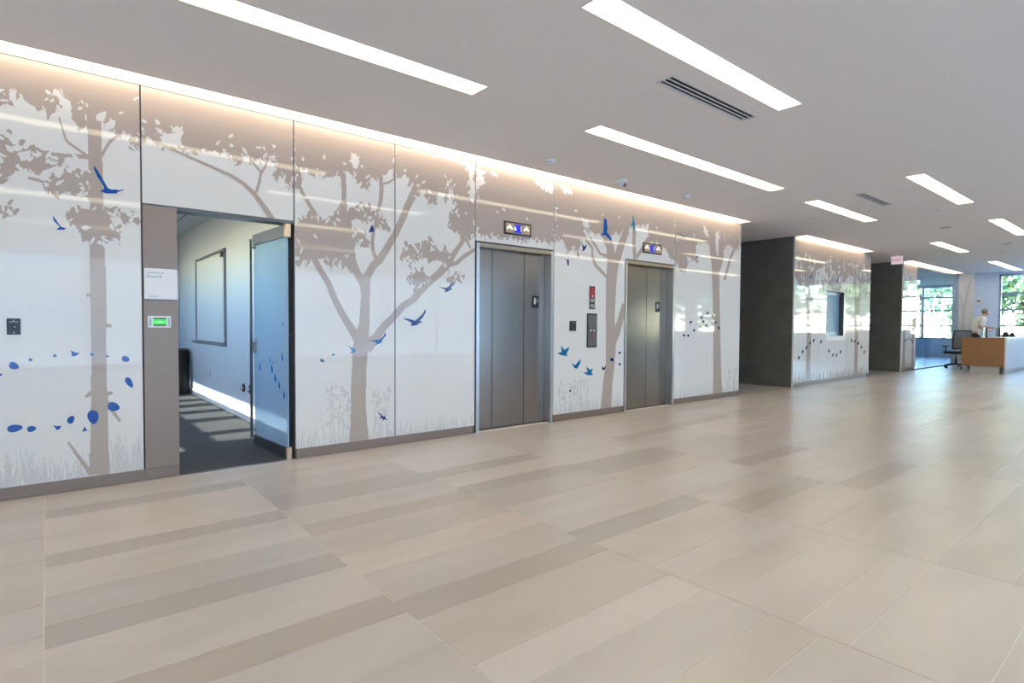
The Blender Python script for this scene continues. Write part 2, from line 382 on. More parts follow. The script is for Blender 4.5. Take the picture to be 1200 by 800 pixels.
def foliage(poly, spots=10, edge=.045, img=None, big=1.0, smooth_edges=()):
    """a mass of leaves: the outline, leaves sticking out of it and gaps bitten into it"""
    img = TREE if img is None else img
    W = [PXW(*p) for p in poly]; fill(img, cells(W))
    for i in range(len(W)):
        if i in smooth_edges: continue
        (x0, z0), (x1, z1) = W[i], W[(i+1) % len(W)]; L = math.hypot(x1-x0, z1-z0)
        for k in range(max(1, int(L/edge))):
            u = random.random(); x, z = x0+(x1-x0)*u, z0+(z1-z0)*u
            if z > 2.98: continue
            leaf(img, x+random.uniform(-.015, .015), z+random.uniform(-.02, .02), random.uniform(.05, .11)*big, random.uniform(.02, .042)*big, random.uniform(-2.4, -.7), True)
        for k in range(max(1, int(L/edge*.6))):
            u = random.random(); x, z = x0+(x1-x0)*u, z0+(z1-z0)*u
            if z > 2.98: continue
            leaf(img, x+random.uniform(-.03, .03), z+random.uniform(-.03, .03), random.uniform(.03, .08)*big, random.uniform(.012, .03)*big, random.uniform(.6, 2.5), False)
    A = np.array(W)
    for k in range(spots):
        x, z = random.uniform(A[:, 0].min(), A[:, 0].max()), random.uniform(A[:, 1].min(), min(2.8, A[:, 1].max()))
        leaf(img, x, z, random.uniform(.03, .075)*big, random.uniform(.015, .035)*big, random.uniform(0, 3.1), False)
def gap(poly, img=None):
    img = TREE if img is None else img
    W = [PXW(*p) for p in poly]; fill(img, cells(W), False)
    for i in range(len(W)):
        (x0, z0), (x1, z1) = W[i], W[(i+1) % len(W)]
        for k in range(max(1, int(math.hypot(x1-x0, z1-z0)/.04))):
            u = random.random(); leaf(img, x0+(x1-x0)*u, z0+(z1-z0)*u, random.uniform(.04, .08), random.uniform(.015, .035), random.uniform(0, 6.3), random.random() < .5)
def branch(pts, img=None):
    """pts: x, y, width, all as seen in the photo"""
    img = TREE if img is None else img; L, R = [], []
    for i, (x, y, wd) in enumerate(pts):
        a = pts[max(0, i-1)]; b = pts[min(len(pts)-1, i+1)]; dx, dy = b[0]-a[0], b[1]-a[1]; n = math.hypot(dx, dy)
        L.append((x-dy/n*wd/2, y+dx/n*wd/2)); R.append((x+dy/n*wd/2, y-dx/n*wd/2))
    for i in range(len(pts)-1): fill(img, cells([PXW(*p) for p in (L[i], L[i+1], R[i+1], R[i])]))
    for x, y, wd in pts[1:-1]:
        c = PXW(x, y); e = PXW(x+wd/2, y); r = abs(e[0]-c[0])*.8; fill(img, cells([(c[0]+r*math.cos(t), c[1]+r*math.sin(t)) for t in np.linspace(0, 6.283, 12)[:-1]]))
# first tree
foliage([(0, 122), (8, 122), (10, 110), (17, 104), (25, 112), (35, 122), (48, 128), (57, 134), (66, 132), (70, 125), (60, 117), (56, 108), (64, 104), (75, 103), (78, 112), (88, 120), (90, 130), (86, 144), (97, 147), (103, 135), (100, 122), (104, 118), (107, 130), (120, 140), (128, 145), (132, 155), (145, 153), (155, 158), (164, 162), (170, 162), (170, 98), (-60, 46), (-60, 130)], 14)
branch([(109, 125, 17), (111, 160, 16), (112, 195, 16), (113, 245, 16), (113.5, 285, 17), (115, 320, 18), (116, 425, 18), (116.5, 516, 21), (116.5, 556, 25)])
branch([(105, 184, 6), (75, 182, 4), (50, 179, 3)]); branch([(103, 183, 3), (80, 167, 3), (77, 163, 2.5), (69, 137, 2)])
branch([(118, 184, 4), (128, 167, 3.5), (143, 154, 3)]); branch([(106, 226, 6), (80, 221, 5), (45, 211, 4), (22, 206, 3)])
foliage([(-40, 150), (0, 160), (10, 155), (8, 168), (20, 170), (45, 173), (52, 178), (55, 185), (66, 187), (80, 190), (78, 200), (92, 200), (95, 205), (104, 205), (104, 232), (80, 228), (60, 222), (45, 210), (35, 195), (25, 200), (10, 200), (0, 215), (-40, 225)], 60)
foliage([(80, 255), (88, 243), (105, 245), (125, 246), (132, 262), (143, 272), (130, 280), (108, 285), (98, 280), (92, 270)], 8)
foliage([(135, 247), (150, 250), (164, 254), (164, 260), (150, 261), (138, 254)], 3); foliage([(152, 167), (164, 166), (164, 175), (156, 172)], 0); foliage([(0, 240), (12, 241), (14, 246), (0, 248)], 0)
for p in ((130, 146), (119, 136), (30, 182), (28, 207), (55, 203), (70, 200)): leaf(TREE, *PXW(*p), .1, .05, 1, False)
for a, b in (((107, 556), (80, 518)), ((124, 470), (141, 494)), ((107, 460), (100, 465)), ((124, 462), (132, 460)), ((107, 345), (101, 346)), ((124, 381), (131, 382))): branch([(*a, 6), (*b, 3)])
# the branch over the door
foliage([(166, 163), (173, 161), (185, 171), (192, 169), (199, 172), (217, 176), (226, 175), (230, 178), (241, 178), (253, 176), (268, 179), (276, 191), (281, 186), (285, 180), (292, 182), (298, 189), (309, 182), (317, 184), (321, 180), (325, 186), (324, 205), (326, 210), (330, 201), (334, 210), (336, 221), (341, 213), (345, 219), (345, 140), (166, 96)], 26)
gap([(182, 149), (190, 150), (197, 158), (202, 152), (207, 147), (213, 152), (212, 163), (213, 172), (205, 173), (195, 169), (188, 162)])
gap([(318, 183), (322, 177), (325, 184), (323, 196)])
branch([(187.6, 168, 2), (200, 174, 3), (224, 185, 3), (249, 196, 3.5), (270.5, 205.5, 4), (285, 215, 4.5), (298, 227, 5), (309, 242, 6), (317, 254, 7), (322, 262, 7)])
branch([(300, 226, 3.5), (304.5, 211, 3.5), (305.6, 201, 3), (300, 195, 2.5), (294, 187, 2.5)]); branch([(305.6, 203, 3), (311, 195, 3), (314, 184, 3)])
# second tree
foliage([(346, 221), (352, 214), (354, 198), (366, 201), (377, 206), (388, 205), (397, 206), (404, 206), (406, 199), (415, 208), (421, 215), (430, 223), (432, 212), (434, 207), (442, 212), (444, 206), (452, 205), (457, 199), (462, 201), (464, 205), (464, 165), (346, 138)], 20)
gap([(411, 184), (416, 179), (421, 188), (420, 197), (414, 199)])
branch([(348.5, 212, 3), (354, 225, 4), (361, 237.5, 4.5), (370, 252, 5), (376, 258, 6)]); branch([(402, 203, 6), (403, 221, 5.5), (403, 239, 5.5), (404, 248, 7)])
branch([(446, 206, 5), (447, 221, 5), (446, 235.6, 5), (442.7, 248, 4), (441, 257, 4)]); branch([(448, 215.7, 3), (457, 213, 2.4), (464, 208, 2)])
foliage([(345.5, 262), (355, 257), (360, 251), (366, 250), (371, 257), (378, 258), (390, 253), (392, 247), (400, 246), (401, 238), (406, 240), (407, 245), (413, 245), (419, 239), (425, 243), (432, 242), (437, 248), (440, 254), (448, 256), (455, 263), (455, 268), (446, 270), (438, 262), (430, 258), (418, 257), (410, 258), (408, 264), (415, 270), (425, 272), (430, 280), (433, 290), (426, 289), (418, 284), (413, 290), (406, 300), (403, 313), (397, 310), (394, 301), (388, 313), (382, 310), (381, 302), (376, 303), (365, 304), (356, 306), (350, 313), (346, 306)], 30, .05)
branch([(366.6, 300, 7), (375.6, 317, 7), (384.7, 331.6, 7), (392, 350, 7.5), (401, 368, 8), (410, 382.5, 9), (420, 398, 11)])
branch([(411, 286, 8), (413, 306, 8.5), (419, 321, 9), (427, 332, 12)]); branch([(404, 304, 6), (414, 319, 6)])
branch([(427.5, 326, 14), (428, 336, 11), (428, 350, 10.5), (427, 378, 12), (424, 395, 16), (422, 410, 18), (421, 430, 17), (420, 455, 18), (420, 480, 18), (420.5, 500, 20), (421, 520, 24)])
branch([(427, 330, 9), (432, 320.7, 9), (437, 311.7, 9), (444.5, 304.5, 9), (451.8, 293.5, 8.5), (459, 281, 8), (463.7, 273.5, 7.5), (472, 255.5, 8), (478, 240.5, 8), (484, 228.5, 9), (489, 219, 11)])
branch([(441, 304, 5), (437, 293.5, 4), (436.4, 281, 4), (438, 270, 4), (441.8, 254, 4)])
branch([(428, 408, 16), (441, 395, 10), (450, 382, 9), (461, 371.5, 8.5), (472, 358.5, 8), (484, 351, 8), (494.5, 339, 8), (505, 328.5, 8), (515.5, 319.5, 9), (524.5, 309, 9), (532, 297, 6), (539.5, 286.5, 5), (545, 278, 5)])
branch([(524, 311, 6), (535, 308, 5), (544, 300, 5), (557, 292, 4)]); branch([(546, 280, 3), (551.5, 291, 2.5)])
foliage([(493, 288), (498, 281), (504, 282), (506, 290), (516, 295), (521, 292), (527, 295), (527, 306), (520, 308), (511, 303), (505, 307), (497, 301), (489, 299), (488, 287)], 3)
foliage([(471, 302), (472, 290), (480, 286), (488, 287), (490, 302), (484, 303), (480, 316), (478, 300)], 9); foliage([(480, 324), (488, 318), (495, 316), (503, 328), (498, 334), (489, 336), (486, 342), (484, 333), (479, 328)], 4)
foliage([(525, 314), (530, 326), (533, 324), (540, 318), (543, 324), (537, 328), (532, 333), (526, 331)], 3, .06)
foliage([(463, 209), (475, 204), (481, 216), (490, 230), (494, 224), (500, 233), (506, 240), (511, 240), (512, 226), (520, 226), (523, 234), (526, 225), (521, 213), (524, 209), (529, 218), (533, 225), (530, 239), (535, 240), (527, 254), (525, 267), (535, 273), (544, 278), (557, 273), (557, 215), (546, 219), (550, 207), (548, 198), (539, 191), (463, 168)], 26)
gap([(556, 205), (549, 222), (552, 236), (557, 238)])
# over the first elevator
foliage([(558, 192), (650, 213), (650, 283), (643, 285), (637, 280), (630, 283), (622, 279), (615, 282), (600, 279), (580, 277), (565, 275), (558, 272)], 6)
gap([(558, 197), (568, 200), (567, 214), (562, 221), (558, 222)]); gap([(573, 199), (582, 201), (583, 206), (576, 207)]); gap([(622, 210), (634, 212), (649, 216), (649, 226), (640, 225)])
# third tree
foliage([(650, 208), (791, 239), (791, 305), (786, 302), (780, 291), (774, 290), (771, 284), (766, 283), (760, 283), (760, 263), (746, 263), (738, 268), (734, 275), (728, 273), (722, 272), (717, 275), (702, 274), (692, 272), (684, 267), (680, 285), (677, 297), (672, 290), (668, 295), (664, 291), (659, 280), (650, 280)], 22)
gap([(656, 217), (664, 219), (671, 226), (662, 229)]); gap([(681, 254), (687, 256), (691, 266), (684, 266)])
branch([(718.5, 306, 14), (717, 320, 12.5), (716, 335, 12), (715, 372, 10.5), (716, 398, 12), (715, 426, 10.5), (712, 450, 11), (710, 480, 12.5)])
branch([(717, 308, 11), (715, 290, 9), (711, 278, 9), (705, 270, 8)]); branch([(722, 306, 9), (727, 290, 8), (734, 270, 7)])
branch([(744, 304, 4), (742.7, 285.5, 4), (743.5, 268, 4)]); branch([(745.6, 302, 4), (752, 292, 3.5), (760, 279, 4)])
branch([(712, 326, 3), (704, 317, 4), (698, 311, 3.5), (694, 300, 3), (694, 290, 3), (688, 283, 3), (683, 272, 3)]); branch([(714, 301, 5), (703, 297, 3), (698, 288, 3), (691, 278, 3)])
branch([(715, 405, 9), (722, 392, 8), (727, 375, 7), (732, 356, 6)])
# fourth tree
foliage([(792, 240), (868, 257), (868, 289), (863, 292), (857, 288), (853, 287), (848, 290), (846, 300), (834, 300), (831, 285), (822, 283), (815, 288), (816, 298), (817, 308), (812, 303), (807, 306), (805, 313), (802, 319), (797, 315), (792, 307)], 6)
gap([(838.5, 272), (843, 271), (843.5, 290), (840.5, 304), (838.5, 292)]); gap([(824, 262), (827, 266), (831, 277), (826, 276)]); gap([(848, 272), (850, 274), (849, 282)]); gap([(853, 290), (858, 287), (852, 300)]); gap([(805, 300), (810, 303), (806, 306)])
branch([(840, 300, 12), (838.5, 315, 9), (839, 340, 8), (840, 402, 8.5), (840.5, 440, 9.5), (841, 468, 11)]); branch([(834.5, 277, 6), (835, 294, 7), (838, 310, 8)]); branch([(845, 280, 6), (845, 303, 6), (841, 316, 6)])
branch([(849, 328, 3), (855, 305, 3), (862, 287, 3)])
# grass and weeds
def blades(px0, px1, h0, h1, n, lean=.2):
    xa, xb = PXW(px0, 400)[0], PXW(px1, 400)[0]
    for i in range(n):
        x = random.uniform(xa, xb); h = random.uniform(h0, h1); l = random.uniform(-lean, lean)*h; wd = random.uniform(.006, .013)
        fill(GRASS, cells([(x-wd/2, .085), (x+wd/2, .085), (x+l*.5+wd*.35, .085+h*.6), (x+l, .085+h), (x+l*.5-wd*.35, .085+h*.6)]))
blades(-60, 168, .03, .26, 150); blades(346, 463, .03, .23, 100); blades(464, 556, .03, .21, 100); blades(650, 730, .03, .20, 130); blades(792, 866, .03, .22, 160)
blades(-30, 40, .1, .32, 40); blades(130, 168, .1, .36, 40)
def weed(x, y0, y1):
    branch([(x, y0, 1.2), (x+random.uniform(-2, 2), (y0+y1)/2, 1), (x+random.uniform(-4, 4), y1, .8)], GRASS)
    for k in range(9):
        yy = y1+(y0-y1)*random.random()**1.6*.7; X, Z = PXW(x+random.uniform(-3.5, 3.5), yy); leaf(GRASS, X, Z, random.uniform(.03, .07), random.uniform(.014, .03), random.uniform(.4, 2.7))
for x in (386, 391, 397, 402, 406, 410): weed(x, 520, random.uniform(442, 468))
for x in (440, 444, 449, 453): weed(x, 512, random.uniform(448, 480))
for x in (657, 661, 666, 670, 674, 678, 682, 686): weed(x, 490, random.uniform(442, 456))
for x in (858, 862, 852): weed(x, 470, random.uniform(425, 440))

def raster_mesh(img, x0, x1, z0, z1, Y, gx0=None, gz0=None, res=None):
    """strips of equal runs inside a rectangle of the wall become quads"""
    gx0 = GX0 if gx0 is None else gx0; gz0 = GZ0 if gz0 is None else gz0; res = res or RES
    a, b = max(0, round((x0-gx0)/res)), min(img.shape[1], round((x1-gx0)/res)); c, d = max(0, round((z0-gz0)/res)), min(img.shape[0], round((z1-gz0)/res))
    mb = MB(); live = {}
    for r in range(c, d+1):
        runs = set()
        if r < d and b > a:
            row = np.concatenate(([0], img[r, a:b].astype(np.int8), [0])); df = np.diff(row); runs = set(zip(np.where(df == 1)[0].tolist(), np.where(df == -1)[0].tolist()))
        for k in [k for k in live if k not in runs]:
            s = live.pop(k); X0, X1 = gx0+(a+k[0])*res, gx0+(a+k[1])*res; Z0, Z1 = gz0+s*res, gz0+r*res
            mb.quad((X0, Y, Z0), (X1, Y, Z0), (X1, Y, Z1), (X0, Y, Z1))
        for k in runs: live.setdefault(k, r)
    return mb

# backing wall with the openings of door and elevators
D1 = (.808, 1.700, 2.125)                        # meeting-room doorway: x0, x1, head
EL = [(3.775, 4.883, 2.11, [4.045, 4.54]), (6.372, 7.478, 2.115, [6.97])]
mb = MB(); ho = [(D1[0], 1.722, -1, D1[2]+.01), (EL[0][0]-.045, EL[0][1]+.045, -1, EL[0][2]+.045), (EL[1][0]-.045, EL[1][1]+.045, -1, EL[1][2]+.045)]
for a, b, c, d in holed(XL, 9.478, 0, 3.03, ho): mb.box(a, b, WY+.016, WY+.16, c, d)
mb.box(9.36, 9.478, WY+.16, 11.2, 0, 3.3)
wall_l = struct(mb.build('wall_left', 'backing', org=(0, WY, 0)), 'wall of white glass panels printed with tree silhouettes and blue birds', 'wall')
PT, PBZ = 3.03, .092
def panel(parent, rects, X0, X1, Y=WY, tree=True):
    """a glass sheet; rects in x,z; the first is the main one"""
    mb = MB(); g = .004
    for a, b, c, d in rects: mb.box(a, b, Y, Y+.012, c, d)
    return mb.build('glass_panel', 'panel_glass', parent)
EDG = [-5.2, -4.2, -3.2, -2.2, -1.22, -.24-.0, .572, 1.722, 2.722, 3.717, 4.932, 7.516, 8.50, 9.478]
PANELS = {}
def add_panel(i, rects, prints=True):
    p = panel(wall_l, rects, 0, 0); PANELS[i] = p
    if not prints: return p
    for img, nm, mm, off in ((TREE, 'printed_tree', 'print_tree', .0012), (GRASS & ~TREE, 'printed_grass', 'print_grass', .0006)):
        mb = MB()
        for a, b, c, d in rects:
            r = raster_mesh(img, a, b, c, d, WY-off); mb.add(r.v, r.f)
        if mb.v: mb.build(nm, mm, p)
    return p
g = .006
for i in range(4): add_panel(i-10, [(EDG[i]+g, EDG[i+1]-g, PBZ, PT)], False)
# left-most panel in view is one wide sheet
add_panel(0, [(-1.22+g, .572-g, PBZ, PT)])
add_panel(1, [(.572+g, 1.722-g, 2.145, PT)])
add_panel(2, [(1.722+g, 2.722-g, PBZ, PT)])
add_panel(3, [(2.722+g, 3.717-g, PBZ, PT)])
add_panel(4, [(3.717+g, 4.932-g, 2.172, PT)])
add_panel(5, [(4.932+g, 6.318, PBZ, 2.175), (4.932+g, 7.516-g/2, 2.175, PT)])
add_panel(6, [(7.516+g/2+.012, 8.50-g/4, PBZ, PT)])
add_panel(7, [(8.50+g/4, 9.478, PBZ, PT)])
MB().box(9.479, 9.488, WY, WY+.03, PBZ, PT).build('edge_trim', 'panel_edge', wall_l)
MB().box(XL, 9.478, WY-.001, WY+.0065, PT, PT+.007).build('top_trim', 'black', wall_l)
# skirting of bronze metal
def skirt(a, b, nm='baseboard_left'):
    return struct(MB().box(a, b, WY+.004, WY+.014, 0.001, PBZ-.003).build(nm, 'bronze_base'), 'low bronze metal skirting under the printed glass panels', 'baseboard')
for n_, (a, b) in enumerate(((XL, .5755), (1.735, 3.700), (4.945, 6.300), (7.53, 9.44))):
    skirt(a, b, 'baseboard_left')
# bronze pier beside the doorway
MB().box(.578, D1[0], WY-.002, WY+.012, PBZ+.003, 2.135).build('bronze_pier', 'bronze', wall_l, label='tall bronze metal pier beside the doorway')
MB().box(.5765, D1[0], WY+.002, WY+.014, 0, PBZ).build('pier_skirting', 'bronze_base', wall_l)
MB().box(D1[0]-.004, D1[0], WY+.012, WY+.16, 0, 2.135).box(D1[0], 1.722, WY+.004, WY+.16, 2.118, 2.142).build('door_head', 'steel_dark', wall_l)
MB().box(1.700, 1.7195, WY+.05, WY+.16, 0, 2.118).build('door_jamb', 'black_gap', wall_l)

# printed birds and leaves, each a flat print on its panel
def which(x):
    for i, (a, b) in {0: (-1.3, .572), 1: (.572, 1.722), 2: (1.722, 2.722), 3: (2.722, 3.717), 4: (3.717, 4.932), 5: (4.932, 7.516), 6: (7.516, 8.5), 7: (8.5, 9.6)}.items():
        if a <= x < b: return PANELS[i]
def flat(name, pts, m, parent, Y=WY-.002):
    P = [PXW(*p) for p in pts]
    v = MB(); v.add([(x, Y, z) for x, z in P], [tuple(range(len(P)))]); o = v.build(name, m, parent)
    bm = bmesh.new(); bm.from_mesh(o.data); bmesh.ops.triangulate(bm, faces=bm.faces)
    for f in bm.faces:
        f.normal_update()
        if f.normal.y > 0: f.normal_flip()
    bm.to_mesh(o.data); bm.free(); return o
def bird(pts, m, off=(0, 0), s=1.0):
    P = [(off[0]+x/s, off[1]+y/s) for x, y in pts]; cx = sum(p[0] for p in P)/len(P); cy = sum(p[1] for p in P)/len(P)
    flat('printed_bird', P, m, which(PXW(cx, cy)[0]))
bird([(440, 535), (455, 555), (485, 605), (505, 640), (520, 648), (545, 648), (560, 652), (580, 645), (575, 653), (552, 660), (545, 667), (500, 667), (470, 657), (487, 645), (485, 632), (455, 585), (440, 550)], 'print_blue', (0, 60), 4)
bird([(175, 605), (190, 625), (205, 645), (222, 650), (215, 655), (188, 655), (200, 645), (180, 625)], 'print_blue', (0, 40), 2.858)
bird([(510, 650), (525, 680), (525, 695), (490, 705), (500, 675)], 'print_deep', (343, 145), 5.516)
bird([(255, 610), (258, 640), (235, 680), (210, 705), (235, 715), (205, 725), (190, 740), (140, 745), (150, 725), (130, 710), (75, 685), (130, 690), (175, 705), (205, 680), (240, 645)], 'print_deep', (460, 270), 6.667)
bird([(480, 395), (478, 415), (455, 445), (465, 460), (440, 470), (425, 480), (400, 478), (415, 465), (395, 455), (360, 440), (420, 448), (435, 440), (460, 420)], 'print_deep', (460, 270), 6.667)
bird([(600, 655), (602, 680), (575, 710), (580, 720), (560, 730), (530, 742), (545, 725), (515, 715), (480, 712), (530, 708), (560, 705), (585, 685)], 'print_blue', (343, 270), 5.516)
bird([(350, 735), (375, 755), (395, 760), (405, 770), (405, 785), (385, 795), (370, 790), (385, 780), (375, 765)], 'print_sky', (343, 270), 5.516)
bird([(435, 360), (445, 352), (458, 365), (465, 440), (460, 465), (480, 490), (500, 520), (495, 532), (470, 515), (445, 490), (415, 495), (412, 485), (430, 470), (432, 430)], 'print_blue', (645, 205), 6.957)
bird([(665, 320), (680, 345), (685, 390), (695, 405), (685, 415), (692, 440), (680, 485), (678, 450), (670, 410), (645, 402), (665, 398), (672, 360)], 'print_cyan', (645, 205), 6.957)
bird([(250, 545), (265, 570), (275, 585), (290, 565), (295, 575), (285, 600), (275, 615), (255, 620), (265, 600)], 'print_deep', (645, 205), 6.957)
bird([(125, 675), (135, 690), (150, 685), (150, 735), (138, 738), (135, 705)], 'print_deep', (645, 205), 6.957)
for P, m_ in (([(82, 350), (100, 375), (128, 358), (122, 380), (112, 395), (118, 410), (80, 405), (60, 393), (85, 388)], 'print_sky'), ([(188, 425), (188, 450), (170, 480), (155, 475), (138, 445), (160, 460)], 'print_sky'),
              ([(220, 465), (240, 485), (258, 478), (250, 500), (258, 515), (225, 515), (205, 500), (228, 498)], 'print_sky'), ([(305, 465), (318, 475), (328, 460), (325, 480), (315, 490), (308, 480)], 'print_deep')): bird(P, m_, (640, 330), 4.706)
bird([(90, 290), (120, 310), (150, 325), (195, 315), (165, 335), (145, 345), (120, 325)], 'print_cyan', (785, 240), 8.889); bird([(305, 510), (290, 540), (285, 560), (275, 540), (290, 530)], 'print_deep', (785, 240), 8.889)
bird([(375, 555), (383, 562), (400, 575), (408, 565), (404, 580), (415, 590), (402, 586), (392, 592), (394, 580), (378, 582), (388, 572), (376, 562)], 'print_deep', (340, 330), 3.635)
def pleaf(x, y, wd, h, m, ang=0.):
    P = []
    for i in range(12):
        a = 2*math.pi*i/12; rx = wd/2*math.cos(a); ry = h/2*math.sin(a)*(1-.25*math.cos(a)); P.append((x+rx*math.cos(ang)-ry*math.sin(ang), y+rx*math.sin(ang)+ry*math.cos(ang)))
    flat('printed_leaf', P, m, which(PXW(x, y)[0]))
for x, y, a, b, m_, an in ((47, 310, 36, 24, 'print_blue', .3), (103, 290, 14, 10, 'print_sky', 0), (184, 276, 13, 10, 'print_sky', 0), (308, 272, 12, 9, 'print_sky', 0), (360, 278, 10, 7, 'print_sky', 0), (421, 287, 28, 20, 'print_blue', .3),
    (433, 366, 40, 20, 'print_blue', 1.0), (381, 447, 42, 30, 'print_blue', .2), (312, 482, 48, 38, 'print_blue', 1.4), (238, 490, 30, 22, 'print_blue', -.9), (106, 521, 32, 20, 'print_blue', -.2), (50, 519, 54, 25, 'print_blue', -.15), (2, 340, 9, 8, 'print_blue', 0)):
    pleaf(x/2.858, 320+y/2.858, a/2.858, b/2.858, m_, an)
bird([(237, 258), (250, 265), (268, 267), (256, 276), (242, 279), (240, 270)], 'print_blue', (0, 320), 2.858); bird([(178, 508), (190, 512), (206, 510), (200, 522), (190, 525)], 'print_blue', (0, 320), 2.858); bird([(283, 512), (288, 522), (295, 526), (275, 531), (279, 523)], 'print_blue', (0, 320), 2.858)
pleaf(377.5, 422.5, 6, 3, 'print_sky', .6); pleaf(390.5, 415.5, 3.5, 2.5, 'print_sky')
for x, y, a in ((362, 430, 21), (405, 392, 15), (406, 455, 14), (132, 602, 12)): pleaf(640+x/4.706, 330+y/4.706, a/4.706, a*.9/4.706, 'print_deep', .8)
for x, y in ((338, 95), (372, 117), (310, 153), (290, 187), (330, 180), (368, 160), (392, 157), (413, 195), (297, 125), (225, 157), (180, 245), (208, 247), (247, 212)): pleaf(770+x/5.717, 350+y/5.717, 3.4, 2.6, 'print_deep', random.uniform(.5, 2.4))

# ------------------------------------------------------------------ elevators
def elevator(idx, x0, x1, top, seams, label):
    R = .115; yf = WY-.004
    e = thing('elevator', ((x0+x1)/2, WY, 0), label, 'elevator')
    for a, b, nm in ((x0-.042, x0, 'jamb'), (x1, x1+.042, 'jamb')):
        MB().box(a, b, yf, WY+R+.05, 0, top+.042).build(nm, 'steel_light', e)
    MB().box(x0, x1, yf, WY+R+.05, top, top+.042).build('header', 'brass_frame', e)
    xs = [x0]+seams+[x1]
    for i in range(len(xs)-1):
        yy = WY+R+(.018 if i == len(xs)-2 and len(seams) > 1 else 0)*0
        d = MB().box(xs[i]+.004, xs[i+1]-.004, yy, yy+.03, .012, top-.004).build('door_leaf', 'steel', e)
        if i == len(xs)-2:
            cx, cz = (xs[i]*.45+xs[i+1]*.55), 1.52
            MB().box(cx-.055, cx+.055, yy-.004, yy+.001, cz-.075, cz+.075).build('sign_plate', 'black', d)
            MB().lathe((cx-.014, yy-.004, cz+.012), [(.001, -.001), (.001, .001)], 8).ball((cx-.014, yy-.0045, cz+.037), .013, .002, .013).box(cx-.027, cx-.001, yy-.0055, yy-.0042, cz-.03, cz+.022).build('pictogram', 'white_ink', d)
            MB().box(cx+.012, cx+.036, yy-.005, yy-.0042, cz-.01, cz+.04).build('braille_tab', 'grey_ink', d)
    MB().box(x0, x1, WY+R-.02, WY+R+.03, .0, .011).build('sill', 'steel_dark', e)
    MB().box(x0-.04, x1+.04, WY+R+.032, WY+R+.06, 0, top+.04).build('shaft_screen', 'black_gap', e)
    return e
elevator(0, *EL[0], 'stainless steel elevator with three-leaf door, next to the meeting room side panels')
elevator(1, *EL[1], 'stainless steel elevator with two-leaf door, between the call buttons and the dark corridor')
def indicator(pxs, pys, digits, label):
    (x0, z1), (x1, z0) = on_wall(pxs[0], pys[0]), on_wall(pxs[1], pys[1])
    z1 = max(z1, z0+.13); cz = (z0+z1)/2; cx = (x0+x1)/2; hh = .075; ww = (x1-x0)/2
    t = thing('floor_indicator', (cx, WY, cz-hh), label, 'elevator sign')
    MB().box(cx-ww, cx+ww, WY-.012, WY-.001, cz-hh, cz+hh).build('housing', 'black', t)
    f = MB().box(cx-ww+.02, cx+ww-.02, WY-.014, WY-.0118, cz-hh+.018, cz+hh-.018).build('face_plate', 'brass_frame', t)
    MB().box(cx-ww*.27, cx+ww*.27, WY-.0155, WY-.0138, cz-.05, cz+.05).build('display', 'blue_screen', f)
    for s in (-1, 1):
        ax = cx+s*ww*.62; q = .048
        MB().prism([(ax-q, cz-.012), (ax, cz+.042), (ax+q, cz-.012), (ax+q*.4, cz-.012), (ax, cz+.012), (ax-q*.4, cz-.012)], 'y', WY-.0155, WY-.0138).build('arrow', 'arrow_lit', f)
    k = len(digits)
    for i, ch in enumerate(digits):
        dx = cx+(i-(k-1)/2)*.09+(.03 if k == 1 else 0)
        if ch == '^': MB().prism([(dx-.018, cz-.02), (dx, cz+.03), (dx+.018, cz-.02)], 'y', WY-.0165, WY-.0153).build('digit', 'digit_lit', f)
        else: text_part('digit', ch, .085, 'digit_lit', f, (dx, WY-.016, cz), ROT_WALL)
indicator((590.3, 621.7), (264, 277), '^1', 'floor indicator with two lit up arrows above the three-leaf elevator')
indicator((753.2, 774.5), (288, 298), '1', 'floor indicator with two lit arrows above the two-leaf elevator')
def plate_px(x0, y0, x1, y1):
    a, b = on_wall(x0, y0), on_wall(x1, y1); return a[0], b[0], b[1], a[1]
x0, x1, z0, z1 = plate_px(667.3, 376, 674, 387.5)
t = thing('card_reader', ((x0+x1)/2, WY, z0), 'small black card reader on the glass between the elevators', 'card reader')
MB().bevbox(x0, x1, WY-.022, WY-.002, z0, z1, .005).build('body', 'black', t); MB().box(x0+.03, x1-.03, WY-.0232, WY-.0218, z1-.03, z1-.024).build('status_line', 'grey_ink', t)
x0, x1, z0, z1 = plate_px(690.7, 335, 696.8, 362.2); cx = (x0+x1)/2
t = thing('fire_notice', (cx, WY, z0), 'slim red and grey notice plate above the elevator call buttons', 'notice')
MB().bevbox(x0, x1, WY-.008, WY-.001, z0, z1, .003).build('frame', 'black', t)
MB().box(x0+.012, x1-.012, WY-.0092, WY-.0078, z0+(z1-z0)*.5, z1-.015).build('red_field', 'red', t)
MB().prism([(cx-.012, z0+(z1-z0)*.53), (cx+.012, z0+(z1-z0)*.53), (cx+.006, z0+(z1-z0)*.62), (cx-.006, z0+(z1-z0)*.6)], 'y', WY-.0105, WY-.009).build('flame', 'white_ink', t)
for u in (.06, .3): MB().box(x0+.015, x1-.015, WY-.0092, WY-.0078, z0+(z1-z0)*u, z0+(z1-z0)*(u+.16)).build('grey_field', 'grey_ink', t)
x0, x1, z0, z1 = plate_px(687.6, 367, 698.8, 406.8); cx = (x0+x1)/2
t = thing('call_panel', (cx, WY, z0), 'tall dark grey elevator call panel with small buttons', 'call panel')
MB().bevbox(x0, x1, WY-.012, WY-.001, z0, z1, .006).build('frame', 'black', t)
f = MB().box(x0+.02, x1-.02, WY-.0135, WY-.0118, z0+.02, z1-.02).build('face_plate', 'grey_plate', t)
